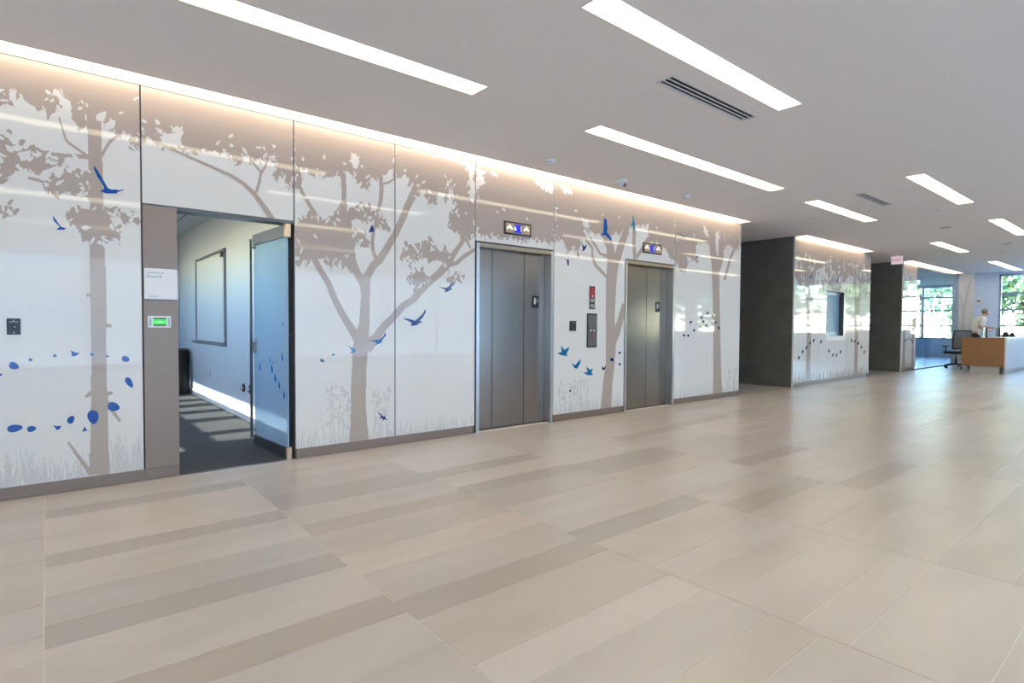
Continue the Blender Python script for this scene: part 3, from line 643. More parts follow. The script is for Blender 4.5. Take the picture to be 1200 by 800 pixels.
for k, (dx, u, m_) in enumerate(((-.03, .5, 'white_ink'), (.03, .5, 'white_ink'), (0, .42, 'red'), (-.02, .34, 'red'), (.015, .36, 'grey_ink'), (0, .26, 'red'))):
    MB().tube((cx+dx, WY-.0133, z0+(z1-z0)*u), (cx+dx, WY-.018, z0+(z1-z0)*u), .011).build('button', m_, t)

# things fixed to the wall by the doorway
x0, x1, z0, z1 = .582, D1[0]-.002, 1.41, 1.647
t = thing('room_sign', (x0, WY, z0), 'white room sign plate with small grey lettering on the bronze pier', 'sign')
MB().bevbox(x0, x1, WY-.012, WY-.0025, z0, z1, .002).build('plate', 'plastic_white', t)
text_part('lettering', 'Conference', .024, 'grey_ink', t, (x0+.018, WY-.0125, z1-.032), ROT_WALL, align='LEFT'); text_part('lettering', 'Room B', .030, 'grey_ink', t, (x0+.018, WY-.0125, z1-.062), ROT_WALL, align='LEFT')
MB().box(x0+.03, x0+.095, WY-.0128, WY-.0118, z0+.02, z0+.024).build('bottom_line', 'grey_ink', t)
MB().box(x0, x1, WY-.01, WY-.0025, z0-.012, z0-.004).build('lower_rail', 'steel_dark', t)
x0, x1, z0, z1 = .602, .757, 1.188, 1.279
t = thing('room_controller', ((x0+x1)/2, WY, z0), 'small white wall controller with a green screen below the room sign', 'controller')
MB().bevbox(x0, x1, WY-.018, WY-.0025, z0, z1, .003).build('body', 'plastic_white', t)
f = MB().box(x0+.036, x1-.032, WY-.0192, WY-.0178, z0+.014, z1-.014).build('screen', 'green_screen', t)
MB().box(x0+.036, x1-.032, WY-.0196, WY-.019, z0+.014, z0+.026).box(x0+.036, x1-.032, WY-.0196, WY-.019, z1-.026, z1-.014).build('screen_band', 'screen_dark', f)
for i in range(4):
    for xx in (x0+.016, x1-.014): MB().box(xx-.007, xx+.007, WY-.0195, WY-.0178, z0+.016+i*.016, z0+.024+i*.016).build('key', 'print_cyan', t)
text_part('screen_text', 'OPEN', .016, 'white_ink', f, ((x0+x1)/2, WY-.0198, (z0+z1)/2), ROT_WALL) if False else MB().box(x0+.06, x1-.055, WY-.0198, WY-.019, z0+.043, z0+.050).build('screen_text', 'white_ink', f)
x0, x1, z0, z1 = -.211, -.139, 1.139, 1.25; cx = (x0+x1)/2
t = thing('volume_control', (cx, WY, z0), 'black wall plate with a rotary volume knob on the leftmost glass panel', 'control')
MB().bevbox(x0, x1, WY-.007, WY-.0015, z0, z1, .002).build('plate', 'black', t)
MB().tube((cx, WY-.006, z0+.052), (cx, WY-.022, z0+.052), .013, .011, 18).build('knob', 'black_soft', t); MB().box(cx+.001, cx+.011, WY-.0228, WY-.0218, z0+.051, z0+.055).build('pointer', 'white_ink', t)
MB().box(cx-.024, cx+.024, WY-.0076, WY-.0068, z1-.027, z1-.02).build('dial_text', 'grey_ink', t); MB().tube((cx, WY-.0066, z0+.014), (cx, WY-.0078, z0+.014), .004).build('screw', 'white_ink', t); MB().tube((cx, WY-.0066, z1-.012), (cx, WY-.0078, z1-.012), .003).build('screw', 'white_ink', t)

# ------------------------------------------------------------------ the open glass door
HX, HY, DL = 1.672, WY+.03, .86
ang = math.radians(3.2)                           # a touch beyond square, free edge towards the opening
ux, uy = -math.sin(ang), math.cos(ang); nx, ny = -math.cos(ang), -math.sin(ang)     # along the leaf; towards the opening
def dp(s, t, z): return (HX+ux*s+nx*t, HY+uy*s+ny*t, z)
def dbox(mb, s0, s1, t0, t1, z0, z1):
    P = [dp(s, t, z) for z in (z0, z1) for s, t in ((s0, t0), (s1, t0), (s1, t1), (s0, t1))]
    return mb.add(P, [(0, 3, 2, 1), (4, 5, 6, 7), (0, 1, 5, 4), (1, 2, 6, 5), (2, 3, 7, 6), (3, 0, 4, 7)])
door = thing('glass_door', (HX, HY, 0), 'open glass door with dark metal rails and printed birds swung into the meeting room', 'door')
gl = dbox(MB(), 0, DL, -.006, .006, .10, 2.01).build('glass_pane', 'door_glass', door)
dbox(MB(), .02, DL, -.02, .02, .008, .105).build('bottom_rail', 'steel_dark', door); dbox(MB(), .02, DL, -.02, .02, 2.005, 2.112).build('top_rail', 'steel_dark', door)
dbox(MB(), -.02, .02, -.022, .022, .003, .112).build('pivot_cap', 'copper', door); dbox(MB(), -.02, .02, -.022, .022, 2.0, 2.116).build('pivot_cap', 'copper', door)
MB().tube(dp(DL-.05, .055, .09), dp(DL-.05, .055, 2.06), .013).build('pull_bar', 'steel_dark', door)
for z in (.16, 1.03, 1.98): MB().tube(dp(DL-.05, .006, z), dp(DL-.05, .055, z), .009).build('standoff', 'steel_light', door)
MB().tube(dp(DL-.03, .004, .98), dp(DL-.03, .03, .98), .026, .022, 18).build('lock', 'steel_light', door); dbox(MB(), DL-.065, DL+.002, -.016, .016, .93, 1.07).build('lock_case', 'steel_light', door)
MB().box(1.692, 1.7195, WY+.03, WY+.06, 1.105, 1.14).build('strike_box', 'black', wall_l)
for s, z, q in ((.10, 1.22, .03), (.12, .92, .05), (.2, .66, .05), (.3, .72, .06), (.38, .80, .06), (.43, .88, .035), (.35, .86, .025), (.27, .88, .02), (.5, .83, .02), (.6, .86, .02), (.7, .8, .05), (.08, .58, .05)):
    P = [dp(s-q*.5, .0075, z-q*.3), dp(s, .0075, z-q*.9), dp(s+q*.35, .0075, z), dp(s+q*.1, .0075, z+q*.9), dp(s-q*.2, .0075, z+q*.2)]
    MB().add(P, [(0, 1, 2, 3, 4)]).build('printed_bird', 'print_blue', gl)

# ------------------------------------------------------------------ meeting room behind the doorway
struct(MB().box(RX0, RX1, WY+.165, RY1, -.2, .002).box(D1[0], 1.70, WY+.03, WY+.165, -.2, .002).build('floor_meeting_room', 'carpet', org=(0, 0, 0)), 'dark grey ribbed carpet of the meeting room', 'floor')
MB().box(D1[0], 1.70, WY+.0, WY+.03, .0005, .004).build('threshold', 'aluminium', floor)
struct(MB().box(RX1, RX1+.1, WY+.165, RY1, 0, 3.3).build('wall_meeting_right', 'paint_room'), 'pale wall with whiteboard inside the meeting room', 'wall')
struct(MB().box(RX0-.2, RX1+.1, RY1, RY1+.1, 0, 3.3).build('wall_meeting_end', 'paint_room'), 'pale end wall of the meeting room', 'wall')
struct(MB().box(RX0-.1, RX1, WY+.165, RY1, RZ, RZ+.05).build('ceiling_meeting_room', 'paint_room'), 'pale ceiling of the meeting room', 'ceiling')
mb = MB()
for xx in (1.62, .9, .2): mb.box(xx, xx+.02, WY+.17, RY1, RZ-.012, RZ)
struct(mb.build('trim_meeting_ceiling', 'aluminium'), 'thin dark grid trims along the meeting room ceiling', 'trim')
struct(MB().box(RX1-.012, RX1, WY+.17, RY1, 0.002, .10).build('baseboard_meeting_right', 'trim_white'), 'light skirting along the meeting room wall', 'baseboard')
# window wall of the meeting room: a long high strip, narrower openings below it, all shaped to throw the sun stripes
lit = [(6.05, 6.32, 1.36, 1.57)]+[(a, b, 1.72, 2.12) for a, b in ((6.35, 6.75), (7.0, 7.75), (8.05, 8.55), (8.85, 9.25), (9.6, 9.95), (10.25, 10.7))]+[(6.0, 12.0, 2.14, 2.345)]
mb = MB()
for a, b, c, d in holed(WY+.165, RY1, 0, 3.3, lit): mb.box(RX0-.1, RX0, a, b, c, d)
ww_ = struct(mb.build('wall_meeting_left', 'paint_room', org=(RX0, 8, 0)), 'outer wall of the meeting room with high windows', 'wall')
for n, (a, b, c, d) in enumerate(lit): MB().box(RX0-.06, RX0-.055, a, b, c, d).build('window_pane', 'pane', ww_)
# whiteboard and wall fittings; added ceiling panels stand in for daylight
t = thing('whiteboard', (RX1, 9.65, .92), 'framed whiteboard with pen tray on the meeting room wall', 'whiteboard')
MB().box(RX1-.018, RX1-.004, 8.70, 10.60, .95, 2.25).build('board', 'whiteboard', t)
for a, b, c, d in ((8.66, 8.71, .92, 2.28), (10.59, 10.64, .92, 2.28)): MB().box(RX1-.03, RX1-.002, a, b, c, d).build('frame', 'aluminium', t)
MB().box(RX1-.03, RX1-.002, 8.7, 10.6, 2.24, 2.28).build('frame', 'aluminium', t); MB().box(RX1-.03, RX1-.002, 8.7, 10.6, .92, .96).build('frame', 'aluminium', t)
MB().prism([(RX1-.10, .935), (RX1-.03, .90), (RX1-.002, .90), (RX1-.002, .96), (RX1-.09, .955)], 'y', 8.66, 10.64).build('pen_tray', 'aluminium', t)
MB().box(RX1-.035, RX1-.016, 8.76, 8.9, 2.17, 2.24).build('map_hook', 'black', t)
for k in range(7):
    y = 10.35-k*.045; z = 2.02-.05*math.sin(k*1.7)-.02*k
    MB().add([(RX1-.0188, y, z), (RX1-.0188, y-.02, z-.05), (RX1-.0188, y-.045, z-.02), (RX1-.0188, y-.045, z-.012), (RX1-.0188, y-.02, z-.04), (RX1-.0188, y+.006, z)], [(0, 1, 4, 5), (1, 2, 3, 4)]).build('pen_stroke', 'grey_ink', t)
def outlet(y, z, m_, label):
    t = thing('wall_outlet', (RX1, y, z-.06), label, 'outlet'); MB().bevbox(RX1-.01, RX1-.001, y-.045, y+.045, z-.065, z+.065, .003).build('plate', m_, t)
    for dz in (-.025, .025): MB().box(RX1-.012, RX1-.0098, y-.014, y+.014, z+dz-.012, z+dz+.012).build('socket', 'black', t)
outlet(9.75, .46, 'plastic_white', 'white wall outlet under the whiteboard')
def floor_hook(y, z, label):
    t = thing('wall_hook', (RX1, y, z-.09), label, 'hook'); MB().tube((RX1-.001, y, z), (RX1-.016, y, z), .055, .055, 20).build('plate', 'black', t); MB().tube((RX1-.016, y, z+.01), (RX1-.05, y, z-.02), .018, .012).build('peg', 'steel_light', t)
floor_hook(7.78, .40, 'black round wall plate with a peg, nearer the whiteboard'); floor_hook(7.47, .41, 'black round wall plate with a peg, beside the glass door pull bar')
for k, yy in enumerate((7.4, 10.2)):  # made-up panels out of view, brightening the room in place of daylight
    t = thing('room_fill_light', (-.1, yy, RZ-.02), ('added unseen cool white fill light on the meeting room ceiling near the door', 'added unseen cool white fill light at the far end of the meeting room ceiling')[k], 'ceiling light')
    MB().box(-.72, .52, yy-.62, yy+.62, RZ-.012, RZ-.001).build('frame', 'trim_white', t); MB().box(-.68, .48, yy-.58, yy+.58, RZ-.018, RZ-.012).build('diffuser', 'room_fill_lens', t)
# tall dark bin at the far end of the room
t = thing('waste_bin', (1.79, 11.2, 0), 'tall dark waste bin at the far end of the meeting room', 'bin')
MB().lathe((1.79, 11.2, .002), [(.11, 0), (.13, .02), (.135, .7), (.12, .76)], 24).build('body', 'black_soft', t, smooth=True); MB().lathe((1.79, 11.2, .762), [(.128, 0), (.125, .02), (.05, .035)], 24).build('lid', 'steel_dark', t, smooth=True)

# ------------------------------------------------------------------ corridors and the further stretches of glass wall
def corridor(i, xa, xb, n):
    ww = MB()
    for k in range(3):
        ww.box(xb-.03, xb-.012, WY+.012+k*2.0, WY+.012+(k+1)*2.0-.012, .005, 3.035)
    ww.box(xb-.012, xb+.1, WY+.012, 11.1, 0, 3.3)
    o = struct(MB().box(xb-.008, xb+.1, WY+.03, 11.1, 0, 3.3).build(n, 'backing', org=(xb, WY, 0)), 'dark grey panelled side wall of a corridor', 'wall')
    for k in range(3): MB().box(xb-.03, xb-.012, WY+.02+k*2.0, WY+.02+(k+1)*2.0-.012, .09, 3.02).build('wall_panel', 'dark_panel', o)
    MB().box(xb-.024, xb-.008, WY+.02, 11.1, .0, .085).build('skirting', 'dark_panel', o)
    struct(MB().box(xa-.2, xb+.1, 11.0, 11.1, 0, 3.3).build('wall_corridor_end', 'dark_panel'), 'dark end wall of a corridor', 'wall')
corridor(0, 9.48, 11.60, 'wall_corridor'); corridor(1, 15.74, 18.16, 'wall_corridor')
struct(MB().box(15.64, 15.74, WY+.16, 11.1, 0, 3.3).build('wall_corridor_back', 'dark_panel'), 'near side wall of the second corridor', 'wall')
def far_block(xa, xb, seams, nm, seed, open_=None):
    mb = MB()
    ho = [open_] if open_ else []
    for a, b, c, d in holed(xa+.02, xb, 0, 3.03, ho): mb.box(a, b, WY+.016, WY+.16, c, d)
    o = struct(mb.build(nm, 'backing', org=(xa, WY, 0)), 'further stretch of printed glass wall beyond a corridor', 'wall')
    xs = [xa]+seams+[xb]; rnd = random.Random(seed)
    res = .012; gw = int((xb-xa)/res)+2; gh = int(3.0/res); T = np.zeros((gh, gw), bool)
    def cl(x, z): return ((x-xa)/res, (z-PBZ)/res)
    def lf(x, z, L, W, an, val=True):
        P = [(L/2*math.cos(t), W/2*math.sin(t)) for t in np.linspace(0, 6.283, 9)[:-1]]; c, s = math.cos(an), math.sin(an)
        fill(T, [cl(x+p*c-q*s, z+p*s+q*c) for p, q in P], val)
    L = xb-xa
    P = [(xa, 3.05)]+[(xa+L*u/12, 2.25+.28*math.sin(u*1.3+seed)+rnd.uniform(-.1, .1)) for u in range(13)]+[(xb, 3.05)]
    fill(T, [cl(*p) for p in P])
    for k in range(260): lf(rnd.uniform(xa, xb), rnd.uniform(2.0, 2.75), rnd.uniform(.08, .2), rnd.uniform(.04, .08), rnd.uniform(0, 3.1), rnd.random() < .55)
    for tx in (xa+L*.17, xa+L*.80):
        fill(T, [cl(tx-.11, .09), cl(tx+.11, .09), cl(tx+.09, 1.4), cl(tx+.30, 2.5), cl(tx+.2, 2.5), cl(tx+.02, 1.9), cl(tx-.22, 2.6), cl(tx-.32, 2.6), cl(tx-.09, 1.4)])
    for k in range(int(L*70)):
        x = rnd.uniform(xa, xb); h = rnd.uniform(.06, .25); fill(T, [cl(x-.012, .09), cl(x+.012, .09), cl(x+rnd.uniform(-.04, .04), .09+h)])
    for a, b in zip(xs[:-1], xs[1:]):
        rects = [(a+.004, b-.004, PBZ, PT)]
        if open_:
            rects = [r for r in holed(a+.004, b-.004, PBZ, PT, ho)]
        p = MB()
        for r in rects: p.box(r[0], r[1], WY, WY+.012, r[2], r[3])
        p = p.build('glass_panel', 'panel_glass', o)
        mb = MB()
        for r in rects:
            m_ = raster_mesh(T, *r, WY-.0012, xa, PBZ, res); mb.add(m_.v, m_.f)
        mb.build('printed_tree', 'print_tree', p)
        for k in range(7):
            x = a+(b-a)*(k+.5)/7; z = .75+.18*math.sin(x*3.1)+rnd.uniform(-.03, .03)
            if any(r[0]+.1 < x < r[1]-.1 for r in rects): MB().add([(x-.05, WY-.002, z), (x, WY-.002, z-.045), (x+.05, WY-.002, z+.02), (x+.01, WY-.002, z+.05)], [(0, 1, 2, 3)]).build('printed_leaf', 'print_deep', p)
        if a < xs[-2]: 
            x, z = a+(b-a)*.6, 2.3+rnd.uniform(-.1, .15); MB().add([(x-.14, WY-.002, z+.08), (x-.02, WY-.002, z-.02), (x+.13, WY-.002, z+.10), (x+.02, WY-.002, z-.08)], [(0, 1, 3), (1, 2, 3)]).build('printed_bird', 'print_deep', p)
    skirt(xa+.01, xb-.12)
    MB().box(xa+.002, xa+.012, WY-.001, WY+.028, 0, PT).build('edge_trim', 'panel_edge', o)
    MB().box(xb-.11, xb-.05, WY+.004, WY+.014, 0.001, PBZ-.003).build('socket_cover', 'black', o)
    return o
PO = (13.18, 14.22, 1.03, 2.02)
far_block(11.60, 15.74, [12.81, 14.296], 'wall_left_middle', 3, PO)
far_block(18.16, 19.385, [], 'wall_left_far', 5)
gw_ = struct(MB().box(19.387, EX, WY+.0, WY+.03, 3.0, 3.03).box(19.387, EX, WY, WY+.03, 0, .03).build('wall_clear_glass', 'aluminium', org=(19.4, WY, 0)), 'clear glass partition beside the reception desk', 'wall')
for a in (19.39, 20.88, 22.37): MB().box(a, a+1.48, WY+.006, WY+.018, .03, 3.0).build('clear_pane', 'pane', gw_)
struct(MB().box(18.26, 29, 9.0, 9.1, 0, 3.3).build('wall_bay_back', 'paint_haze_blue'), 'pale back wall of the window bay', 'wall')
struct(MB().box(EX+.16, 29, WY+.0, WY+.1, 0, 3.3).build('wall_bay_side', 'paint_haze_blue'), 'pale side wall of the window bay', 'wall')
struct(MB().box(19.385, 29, WY+.03, 9.0, CZ, CZ+.1).build('ceiling_bay', 'paint_ceiling'), 'ceiling of the window bay', 'ceiling')
BW = (6.2, 8.8, .75, 2.98)
mb = MB()
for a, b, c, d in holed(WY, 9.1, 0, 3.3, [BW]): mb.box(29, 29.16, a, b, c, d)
struct(mb.build('wall_bay_end', 'paint_haze_blue', org=(29, 7, 0)), 'window wall at the end of the bay', 'wall')
w1 = struct(MB().box(PO[0]-.02, PO[1]+.02, WY-.006, WY+.14, PO[2]-.10, PO[2]).box(PO[0]-.02, PO[0], WY-.006, WY+.14, PO[2], PO[3]+.02).box(PO[0], PO[1]+.02, WY-.006, WY+.14, PO[3], PO[3]+.02).build('window_1', 'trim_white', org=(PO[0], WY, PO[2])), 'framed service window in the middle glass wall', 'window')
MB().box(PO[1]-.10, PO[1], WY+.0, WY+.14, PO[2], PO[3]).build('dark_reveal', 'steel_dark', w1); MB().box(PO[0]-.01, PO[1], WY+.10, WY+.115, PO[2], PO[3]).build('pane', 'blue_pane', w1); MB().box(PO[0], PO[1]-.1, WY+.08, WY+.10, PO[2], PO[2]+.08).box(PO[0], PO[1]-.1, WY+.08, WY+.10, PO[3]-.08, PO[3]).build('pane_frame', 'mullion', w1)

# ------------------------------------------------------------------ end wall and its windows; the facade behind the camera
def window(n, axis, pos, a0, a1, z0, z1, nv, hz, label):
    """a glazed opening in a wall across 'x' (end wall) or 'y' (facade): frame, mullions, a pane for each field"""
    def bx(mb, u0, u1, d0, d1, c0, c1): return mb.box(pos+d0, pos+d1, u0, u1, c0, c1) if axis == 'x' else mb.box(u0, u1, pos+d0, pos+d1, c0, c1)
    mb = MB()
    for u in (a0, a1-.06): bx(mb, u, u+.06, .02, .14, z0, z1)
    for z in (z0, z1-.06): bx(mb, a0, a1, .02, .14, z, z+.06)
    o = struct(mb.build('window_%d' % n, 'mullion', org=(pos, a0, z0) if axis == 'x' else (a0, pos, z0)), label, 'window')
    us = [a0+(a1-a0)*i/nv for i in range(nv+1)]; zs = [z0]+hz+[z1]
    for u in us[1:-1]: bx(MB(), u-.035, u+.035, .02, .14, z0+.06, z1-.06).build('mullion', 'mullion', o)
    for z in hz: bx(MB(), a0+.06, a1-.06, .03, .13, z-.032, z+.032).build('transom', 'mullion', o)
    for i in range(nv):
        for j in range(len(zs)-1): bx(MB(), us[i]+.01, us[i+1]-.01, .076, .084, zs[j]+.01, zs[j+1]-.01).build('pane', 'pane', o)
ew = [(-.7, 4.12, .95, 2.97), (-4.85, -3.8, .95, 2.7), (-6.85, -5.44, .95, 2.7)]
mb = MB()
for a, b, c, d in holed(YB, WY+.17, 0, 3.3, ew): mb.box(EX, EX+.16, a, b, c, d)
wall_end = struct(mb.build('wall_end', 'paint_haze_blue', org=(EX, 0, 0)), 'pale end wall with tall windows behind the reception desk', 'wall')
window(2, 'x', EX, *ew[0], 5, [1.30, 1.82, 2.34], 'large grid window in the end wall behind the reception desk')
window(6, 'x', 29, *BW, 2, [1.33, 1.95, 2.5], 'grid window of the bay beyond the clear glass')
window(3, 'x', EX, *ew[1], 1, [1.6], 'narrow window in the end wall'); window(4, 'x', EX, *ew[2], 1, [1.6], 'second narrow window in the end wall')
gp = MB().box(EX-.012, EX, 4.745, WY-.012, PBZ, PT).build('glass_panel', 'panel_glass', wall_end)
MB().add([(EX-.0135, y, z) for y, z in ((4.98, .1), (5.08, .1), (5.05, 1.7), (5.14, 2.4), (5.09, 2.4), (5.02, 1.9), (4.94, 2.6), (4.80, 2.9), (4.88, 2.5), (4.985, 1.7))], [tuple(range(10))]).build('printed_tree', 'print_grass', gp)
t = thing('thermostat', (EX, 4.62, 2.04), 'small pale thermostat high on the end wall above the standing man', 'thermostat'); MB().bevbox(EX-.03, EX-.001, 4.54, 4.70, 2.03, 2.19, .008).build('body', 'plastic_white', t); MB().box(EX-.032, EX-.0298, 4.58, 4.66, 2.09, 2.15).build('display', 'grey_ink', t)
fw = [(-5.6, 13.6, .06, 2.98)]
mb = MB()
for a, b, c, d in holed(XL, EX, 0, 3.3, fw): mb.box(a, b, YB-.16, YB, c, d)
struct(mb.build('wall_right', 'paint_white', org=(0, YB, 0)), 'outer wall opposite the glass panels', 'wall')
window(5, 'y', YB-.15, *fw[0], 9, [], 'long window opposite the glass panel wall')
struct(MB().box(XL-.16, XL, YB, WY+.17, 0, 3.3).build('wall_back', 'paint_white'), 'plain white wall at the near end of the lobby', 'wall')

# ------------------------------------------------------------------ ceiling fittings
for i, (a, b, c, d) in enumerate(LIGHTS):
    lab = LIGHT_LABEL[i] if i < len(LIGHT_LABEL) else 'recessed strip light over the open floor opposite the glass wall'
    t = thing('ceiling_light', ((a+b)/2, (c+d)/2, CZ), lab, 'ceiling light', 'recessed strip lights')
    q = .06
    mb = MB().box(a-.004, a+.004, c-.004, d+.004, CZ-.003, CZ+q).box(b-.004, b+.004, c-.004, d+.004, CZ-.003, CZ+q).box(a, b, c-.004, c+.004, CZ-.003, CZ+q).box(a, b, d-.004, d+.004, CZ-.003, CZ+q)
    mb.build('housing', 'trim_white', t)
    MB().box(a+.004, b-.004, c+.004, d-.004, CZ+.003, CZ+.012).build('lens', 'lens', t)
SL_LABEL = ['continuous glowing light slot above the printed panels and elevators', 'glowing light slot above the middle glass wall with the service window', 'glowing light slot above the far glass wall by the reception desk']
for (a, b), lab in zip(SLOTS, SL_LABEL):
    t = thing('light_slot', ((a+b)/2, SY0, CZ), lab, 'light slot')
    MB().box(a, b, SY0-.006, SY0, CZ-.002, CZ+.2).box(a, b, SY1-.006, SY1, CZ-.006, CZ+.2).box(a-.01, a, SY0, SY1, CZ, CZ+.2).box(b, b+.01, SY0, SY1, CZ, CZ+.2).box(a, b, SY0, SY1, CZ+.2, CZ+.21).build('trough', 'trim_white', t)
    MB().box(a+.002, b-.002, SY0+.005, SY1-.006, CZ+.03, CZ+.04).build('lens', 'cove_lens', t)
for (a, b, c, d), lab in zip(VENTS, ('large slotted air vent in the ceiling beside a strip light', 'small slotted air vent in the ceiling nearer the corridors')):
    t = thing('air_vent', ((a+b)/2, (c+d)/2, CZ), lab, 'air vent')
    MB().box(a, b, c, d, CZ+.010, CZ+.014).build('backing', 'vent_dark', t)
    MB().box(a-.014, a+.004, c-.014, d+.014, CZ-.004, CZ+.05).box(b-.004, b+.014, c-.014, d+.014, CZ-.004, CZ+.05).box(a, b, c-.014, c+.004, CZ-.004, CZ+.05).box(a, b, d-.004, d+.014, CZ-.004, CZ+.05).build('frame', 'trim_white', t)
    n = 3
    for k in range(1, n): y = c+(d-c)*k/n; MB().box(a, b, y-.0055, y+.0055, CZ-.002, CZ+.004).build('blade', 'trim_white', t)
def smoke(x, y, lab):
    t = thing('smoke_detector', (x, y, CZ-.055), lab, 'smoke detector')
    MB().lathe((x, y, CZ-.03), [(.05, 0), (.062, .004), (.065, .03)], 28).build('base', 'plastic_white', t, smooth=True); MB().lathe((x, y, CZ-.055), [(.028, 0), (.046, .006), (.05, .026)], 28).build('sensor_cap', 'trim_white', t, smooth=True)
    MB().lathe((x, y, CZ-.038), [(.0505, 0), (.0505, .006)], 28).build('vent_ring', 'grey_ink', t)
smoke(4.28, 4.56, 'white smoke detector in front of the three-leaf elevator'); smoke(6.88, 4.56, 'white smoke detector in front of the two-leaf elevator')
x, y = 5.553, 4.612
t = thing('dome_camera', (x, y, CZ-.1), 'white dome security camera between the two smoke detectors', 'security camera')
MB().lathe((x, y, CZ-.035), [(.07, 0), (.085, .012), (.088, .035)], 30).build('mount', 'plastic_white', t, smooth=True); d = MB().ball((x, y, CZ-.038), .062, .062, .06, 3).build('dome', 'trim_white', t, smooth=True); MB().ball((x+.01, y-.035, CZ-.06), .034, .03, .03, 2).build('lens', 'grey_plate', d, smooth=True)
for k, (px, py, r, lab) in enumerate(((1108, 266, .11, 'round ceiling speaker grille beyond the small air vent'), (1098, 246, .05, 'small round sprinkler cover near the outer strip light'), (1180, 285, .11, 'round ceiling speaker grille over the reception approach'), (1175, 293.5, .08, 'small round ceiling disc close to the desk end'), (952, 256, .05, 'small round sprinkler cover in front of the first corridor'), (1123, 302, .06, 'small round ceiling disc near the exit sign'))):
    X, Y = on_z(px, py, CZ); t = thing('ceiling_disc', (X, Y, CZ-.01), lab, 'ceiling disc')
    MB().lathe((X, Y, CZ-.008), [(r*.86, 0), (r, .003), (r, .0075)], 28).build('rim', 'trim_white', t, smooth=True); MB().lathe((X, Y, CZ-.011), [(r*.5, 0), (r*.82, .001), (r*.84, .003)], 28).build('grille', 'disc_grey' if r > .1 else 'trim_white', t)
# exit sign
ex, ey = 16.35, 4.80
t = thing('exit_sign', (ex, ey, CZ-.27), 'hanging exit sign with red letters in front of the second corridor', 'exit sign')
MB().box(ex-.03, ex+.03, ey-.03, ey+.03, CZ-.04, CZ-.001).build('mount', 'trim_white', t)
sgn = MB().box(ex-.018, ex+.018, ey-.13, ey+.11, CZ-.24, CZ-.04).build('panel', 'exit_face', t)
text_part('lettering', 'EXIT', .10, 'exit_letter', sgn, (ex-.0195, ey-.01, CZ-.14), ROT_END); 

# ------------------------------------------------------------------ reception
DX, DY0, DY1, DZ = 19.6, 3.21, 4.14, .965
desk = thing('reception_desk', (DX+1.7, 3.7, 0), 'reception desk with a wood end panel and long white front', 'desk')
MB().box(DX, DX+.04, DY0+.02, DY1, .19, DZ).build('end_panel', 'wood', desk, label='warm brown wood end panel')
MB().box(DX-.002, DX+3.4, DY0-.02, DY0+.02, .12, DZ).build('front_panel', 'white_laminate', desk); MB().box(DX+.04, DX+3.4, DY0+.02, DY1-.02, DZ-.24, DZ-.2).build('worktop', 'white_laminate', desk)
MB().box(DX-.002, DX+3.4, DY0+.02, DY0+.32, DZ, DZ+.02).build('transaction_top', 'white_laminate', desk)
MB().box(DX+.02, DX+3.3, DY0+.0, DY0+.04, 0, .12).build('front_kick', 'plinth', desk); MB().box(DX+.05, DX+.1, DY0+.12, DY1-.18, 0, .19).build('plinth', 'plinth', desk)
MB().box(DX+3.3, DX+3.36, DY0+.02, DY1-.05, 0, DZ-.24).build('end_support', 'white_laminate', desk)
def monitor(x, y, rot, lab):
    z = DZ-.2; t = thing('monitor', (x, y, z), lab, 'monitor'); c, s = math.cos(rot), math.sin(rot)
    def tr(mb):
        mb.v = [(x+(p[0])*c-(p[1])*s, y+p[0]*s+p[1]*c, p[2]) for p in mb.v]; return mb
    tr(MB().bevbox(-.24, .24, -.02, .02, z+.14, z+.48, .006)).build('casing', 'black', t); tr(MB().box(-.225, .225, .0195, .022, z+.16, z+.465)).build('screen', 'blue_screen' if False else 'grey_plate', t)
    tr(MB().box(-.03, .03, -.05, -.02, z+.02, z+.28)).build('neck', 'black', t); tr(MB().box(-.12, .12, -.12, .06, z, z+.018)).build('foot', 'black', t)
monitor(20.75, 3.86, .32, 'black desk monitor beside the standing man'); monitor(21.05, 3.62, .30, 'black desk monitor at the white front of the desk')
def clutter(nm, x, y, wx, wy, h, m_, lab, cat, z=None):
    z = DZ+.02 if z is None else z
    t = thing(nm, (x, y, z), lab, cat); MB().bevbox(x-wx, x+wx, y-wy, y+wy, z, z+h*.4, .005).build('base', m_, t); MB().prism([(y-wy*.9, z+h*.4), (y+wy*.9, z+h*.4), (y+wy*.5, z+h), (y-wy*.2, z+h)], 'x', x-wx*.9, x+wx*.9).build('cradle', m_, t)
    return t
t = clutter('desk_phone', 20.75, 3.40, .09, .08, .13, 'black', 'black desk phone on the white counter', 'phone'); MB().bevbox(20.67, 20.72, 3.34, 3.46, DZ+.12, DZ+.16, .008).build('handset', 'black_soft', t)
t = clutter('card_terminal', 20.9, 3.29, .05, .06, .12, 'black_soft', 'dark card terminal at the edge of the white counter', 'terminal'); MB().box(20.86, 20.9, 3.235, 3.26, DZ+.1, DZ+.15).build('screen', 'grey_ink', t)
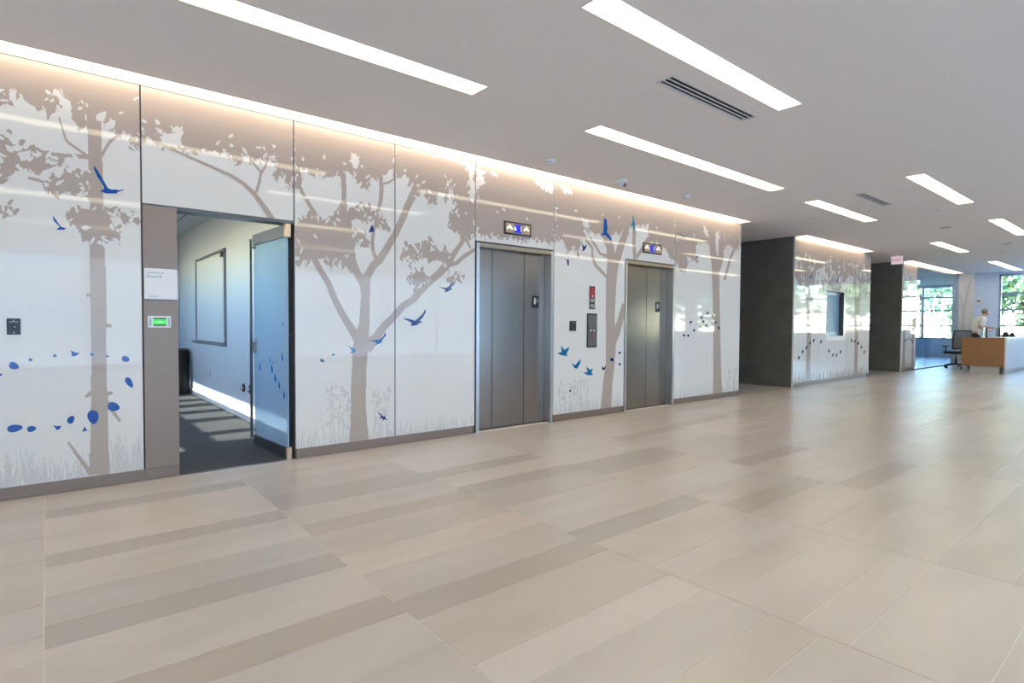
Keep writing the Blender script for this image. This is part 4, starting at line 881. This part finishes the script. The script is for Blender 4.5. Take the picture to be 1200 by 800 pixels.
# office chair
def office_chair(x, y, rot):
    t = thing('office_chair', (x, y, 0), 'black mesh-back office chair on castors beside the wood desk end', 'chair'); c, s = math.cos(rot), math.sin(rot)
    def L(p): return (x+p[0]*c-p[1]*s, y+p[0]*s+p[1]*c, p[2])
    def tr(mb): mb.v = [L(p) for p in mb.v]; return mb
    for k in range(5):
        a = 2*math.pi*k/5+.3; e = (.30*math.cos(a), .30*math.sin(a))
        tr(MB().path([(0, 0, .13), (e[0]*.6, e[1]*.6, .115), (e[0], e[1], .085)], [.026, .022, .016])).build('base_arm', 'black', t)
        tr(MB().tube((e[0]-.012*math.sin(a), e[1]+.012*math.cos(a), .031), (e[0]+.012*math.sin(a), e[1]-.012*math.cos(a), .031), .030, n=16).tube((e[0], e[1], .05), (e[0], e[1], .09), .01)).build('castor', 'black_soft', t)
    tr(MB().tube((0, 0, .11), (0, 0, .3), .03).tube((0, 0, .3), (0, 0, .43), .018)).build('gas_column', 'steel_dark', t)
    tr(MB().bevbox(-.25, .25, -.24, .24, .44, .52, .03, 3)).build('seat', 'black_soft', t, smooth=False)
    tr(MB().path([(0, .2, .44), (0, .29, .5), (0, .30, .72)], [.022, .02, .02])).build('back_support', 'black', t)
    f = tr(MB().path([(-.23, .27, .60), (-.235, .29, .85), (-.22, .33, 1.14), (.22, .33, 1.14), (.235, .29, .85), (.23, .27, .60), (-.23, .27, .60)], [.017]*7)).build('back_frame', 'black', t)
    tr(MB().add([(-.22, .275, .61), (.22, .275, .61), (.228, .295, .86), (-.228, .295, .86), (.212, .332, 1.13), (-.212, .332, 1.13), (-.22, .281, .61), (.22, .281, .61), (.228, .301, .86), (-.228, .301, .86), (.212, .338, 1.13), (-.212, .338, 1.13)],
                  [(0, 1, 2, 3), (3, 2, 4, 5), (6, 9, 8, 7), (9, 11, 10, 8)])).build('back_mesh', 'mesh_fabric', f)
    for q in (-1, 1):
        tr(MB().path([(q*.24, .05, .47), (q*.30, .05, .5), (q*.30, .03, .66)], [.016]*3)).build('arm_post', 'black', t); tr(MB().bevbox(q*.30-.035, q*.30+.035, -.11, .14, .66, .69, .01)).build('armrest', 'black_soft', t)
office_chair(21.3, 4.63, math.radians(128))

# the man standing behind the desk
def skin_mesh(name, pts, edges, rad, m, parent, root=0, lvl=2, org=None):
    me = bpy.data.meshes.new(name+'_tmp'); me.from_pydata(pts, edges, []); o = bpy.data.objects.new(name+'_tmp', me); COL.objects.link(o)
    sk = o.modifiers.new('s', 'SKIN'); sk.use_smooth_shade = True
    for i, v in enumerate(me.skin_vertices[0].data):
        r = rad[i]; v.radius = r if isinstance(r, tuple) else (r, r); v.use_root = i == root
    sb = o.modifiers.new('b', 'SUBSURF'); sb.levels = sb.render_levels = lvl
    bpy.context.view_layer.update(); em = bpy.data.meshes.new_from_object(o.evaluated_get(bpy.context.evaluated_depsgraph_get())); bpy.data.objects.remove(o)
    og = ORG[parent.name] if parent else Vector(org)
    em.transform(Matrix.Translation(-og)); em.materials.clear(); em.materials.append(MATS[m]); em.name = name
    for p in em.polygons: p.use_smooth = True
    q = bpy.data.objects.new(name, em); COL.objects.link(q)
    if parent: q.parent = parent
    else: q.location = og
    return reg(q, og)
def man(x, y, rot, k_=1.06):
    c, s = math.cos(rot), math.sin(rot)
    def L(f, l, z): f, l, z = f*k_, l*k_, z*k_; return (x+f*c-l*s, y+f*s+l*c, z)      # forward, left, up
    P = [L(0, 0, .98), L(.03, 0, 1.13), L(.10, 0, 1.30), L(.18, 0, 1.44), L(.245, 0, 1.51), L(.31, 0, 1.56), L(.335, 0, 1.625), L(.325, 0, 1.68)]
    rad = [(.15, .12), (.145, .11), (.165, .12), (.12, .09), .055, .072, (.08, .098), .062]
    E = [(i, i+1) for i in range(7)]
    def chain(root, pts, rs):
        k = root
        for p, r in zip(pts, rs): P.append(L(*p)); rad.append(r); E.append((k, len(P)-1)); k = len(P)-1
        return k
    P.append(L(.435, 0, 1.58)); rad.append(.014); E.append((6, len(P)-1))          # nose
    for q in (-1, 1):
        chain(0, [(.0, q*.10, .90), (.02, q*.11, .50), (-.02, q*.115, .10), (.06, q*.12, .05), (.16, q*.13, .035)], [.095, .062, .042, .04, .03])
        if q < 0: AR = [(.15, -.20, 1.40), (-.02, -.27, 1.16), (.20, -.22, 1.10), (.27, -.20, 1.095), (.32, -.195, 1.09)]
        else: AR = [(.18, .20, 1.40), (.27, .24, 1.20), (.50, .12, 1.17), (.57, .08, 1.165), (.62, .075, 1.16)]
        h = chain(3, AR, [.062, .048, .036, .032, .026]); hx, hy, hz = AR[-1]
        for k, (df, dl, dz) in enumerate(((.075, .035, -.02), (.085, .012, -.022), (.082, -.012, -.022), (.065, -.034, -.02))):
            chain(h, [(hx+df*.5, hy+dl*.8, hz+dz*.2), (hx+df, hy+dl, hz+dz)], [.010, .008])
        chain(h-1, [(hx-.03, hy-q*.045, hz-.005), (hx+.005, hy-q*.06, hz-.02)], [.011, .009])
    b = skin_mesh('person', P, E, rad, 'skin', None, 0, 2, org=(x, y, 0))
    tag(b, 'grey-haired person in a white shirt and dark trousers bending over the reception desk', 'person')
    SP = [L(0, 0, 1.0), L(.03, 0, 1.13), L(.10, 0, 1.30), L(.18, 0, 1.44), L(.25, 0, 1.515)]; SR = [(.185, .165), (.185, .16), (.20, .165), (.16, .13), .078]; SE = [(0, 1), (1, 2), (2, 3), (3, 4)]
    for q in (-1, 1):
        n = len(SP); A1 = [(.15, -.20, 1.40), (.07, -.24, 1.28), (.0, -.265, 1.19)] if q < 0 else [(.18, .20, 1.40), (.22, .22, 1.30), (.265, .24, 1.21)]
        SP += [L(*p) for p in A1]; SR += [.085, .076, .07]; SE += [(3, n), (n, n+1), (n+1, n+2)]
    skin_mesh('shirt', SP, SE, SR, 'shirt', b)
    TP = [L(0, 0, 1.03), L(0, 0, .93)]; TR = [(.18, .165), (.19, .17)]; TE = [(0, 1)]
    for q in (-1, 1):
        n = len(TP); TP += [L(.0, q*.10, .86), L(.02, q*.11, .50), L(-.02, q*.115, .09)]; TR += [.13, .088, .07]; TE += [(1, n), (n, n+1), (n+1, n+2)]
    skin_mesh('trousers', TP, TE, TR, 'trousers', b)
    for q in (-1, 1): skin_mesh('shoe', [L(-.05, q*.115, .05), L(.07, q*.12, .05), L(.18, q*.13, .04)], [(0, 1), (1, 2)], [.05, .048, .038], 'shoe', b)
    skin_mesh('hair', [L(.235, 0, 1.60), L(.27, 0, 1.67), L(.325, 0, 1.705), L(.385, 0, 1.685)], [(0, 1), (1, 2), (2, 3)], [.05, .082, .082, .05], 'hair', b)
    for q in (-1, 1):
        MB().ball(L(.415, q*.033, 1.62), .012).build('eye', 'white_ink', b); MB().ball(L(.32, q*.088, 1.60), .022, .016, .034).build('ear', 'skin', b, smooth=True)
man(22.7, 4.50, math.radians(-44))

# ------------------------------------------------------------------ outside the windows
struct(MB().box(29.3, 90, -70, 40, -.5, -.3).build('lawn', 'grass_ground'), 'lawn outside the end windows', 'ground')
struct(MB().box(-60, 29.3, -70, YB-.2, -.5, -.3).box(EX+.2, 29.3, YB-.2, WY-.02, -.5, -.3).build('pavement', 'asphalt'), 'pavement outside the long window', 'ground')
def tree(x, y, h, r, m_, lab, n=900, seed=1):
    rr = random.Random(seed); t = thing('tree', (x, y, -.3), lab, 'tree', 'trees outside the end windows')
    mb = MB().path([(x, y, -.3), (x+.1, y, h*.3), (x-.05, y+.1, h*.55)], [.16, .12, .08])
    for k in range(6):
        a = k*1.05; mb.path([(x, y, h*(.28+.05*k)), (x+r*.6*math.cos(a), y+r*.6*math.sin(a), h*(.5+.05*k))], [.07, .025], 7)
    mb.build('trunk', 'bark', t)
    cr = MB(); cl = [(rr.gauss(0, r*.45), rr.gauss(0, r*.45), h*.62+rr.gauss(0, h*.16)) for k in range(26)]
    for k in range(n):
        q = rr.choice(cl); p = Vector((x+q[0]+rr.gauss(0, .35), y+q[1]+rr.gauss(0, .35), q[2]+rr.gauss(0, .3)))
        u = Vector((rr.gauss(0, 1), rr.gauss(0, 1), rr.gauss(0, 1))).normalized(); v = u.orthogonal().normalized(); L = rr.uniform(.10, .2)*(1+h*.08)
        cr.add([p-u*L, p+v*L*.45, p+u*L, p-v*L*.45], [(0, 1, 2, 3)])
    o = cr.build('crown', m_, t); o['kind'] = 'stuff'
TL = ['green leafy tree just outside the window behind the desk', 'lighter green tree outside the window further along', 'dark green tree set back outside the window', 'young tree outside the middle of the window', 'tall tree far back on the lawn', 'spreading tree outside the narrow windows', 'round dark tree beyond the parked red car', 'broad green tree beyond the bay window', 'wide tree on the lawn beyond the narrow windows', 'round tree at the edge of the lawn towards the street']
for k, (x, y, h, r, m_) in enumerate(((31, 4.3, 5.4, 1.5, 'leaf_a'), (33, -1.2, 5.2, 1.7, 'leaf_b'), (41, 8.5, 6.5, 2.0, 'leaf_c'), (30, -7.5, 5.0, 1.6, 'leaf_a'), (46, 1.5, 8, 2.6, 'leaf_b'), (40, -8, 5.0, 1.8, 'leaf_b'), (52, -5.5, 7.5, 3.0, 'leaf_c'), (50, 13, 7.5, 3.0, 'leaf_a'), (52, -15, 7.5, 3.2, 'leaf_b'), (44, -20, 6.5, 2.8, 'leaf_c'))): tree(x, y, h, r, m_, TL[k], 1500 if k < 2 else 1100, k)
backdrop = thing('building', (8, -34, -.3), 'unseen pale building added opposite the long window to even its reflection', 'building')  # added to cover the bright low sky that the glass panels mirror
MB().box(-55, 40, -40, -34, -.3, 11).build('wall', 'roof_stone', backdrop); MB().box(-55.2, 40.2, -40, -33.7, 11, 11.4).build('parapet', 'trim_white', backdrop)
for fz in (.9, 4.6, 8.0):
    for k in range(11):
        x = -50+k*8; MB().box(x, x+3.6, -33.98, -33.9, fz, fz+1.9).build('window', 'mullion', backdrop)
def car(x, y, m_, lab):
    t = thing('car', (x, y, -.3), lab, 'car'); z = -.3
    MB().prism([(y-2.1, z+.3), (y-2.1, z+.75), (y-1.3, z+.9), (y-.7, z+1.4), (y+.8, z+1.42), (y+1.5, z+.95), (y+2.1, z+.85), (y+2.1, z+.3)], 'x', x-.85, x+.85).build('body', m_, t)
    MB().prism([(y-1.15, z+.93), (y-.65, z+1.33), (y+.75, z+1.35), (y+1.3, z+.97)], 'x', x-.86, x-.853).build('side_glass', 'black', t)
    for q in (-1.3, 1.3):
        for sx in (-.8, .8): MB().tube((x+sx-.09, y+q, z+.32), (x+sx+.09, y+q, z+.32), .32, n=20).build('wheel', 'tyre', t)
car(38, 3.2, 'car_white', 'white car parked outside beyond the trees'); car(38.5, -2.6, 'car_red', 'red car parked outside beyond the trees')

def portal(loc, rot, sx, sy):
    l = bpy.data.lights.new('window_portal', 'AREA'); l.shape = 'RECTANGLE'; l.size = sx; l.size_y = sy; l.cycles.is_portal = True
    o = bpy.data.objects.new('window_portal', l); COL.objects.link(o); o.location = loc; o.rotation_euler = rot
portal((4.0, YB-.2, 1.52), (math.pi/2, 0, 0), 19.2, 2.92)
portal((29.2, 7.5, 1.86), (math.pi/2, 0, math.pi/2), 2.6, 2.2)
portal((EX+.2, 1.7, 1.96), (math.pi/2, 0, math.pi/2), 4.8, 2.0)
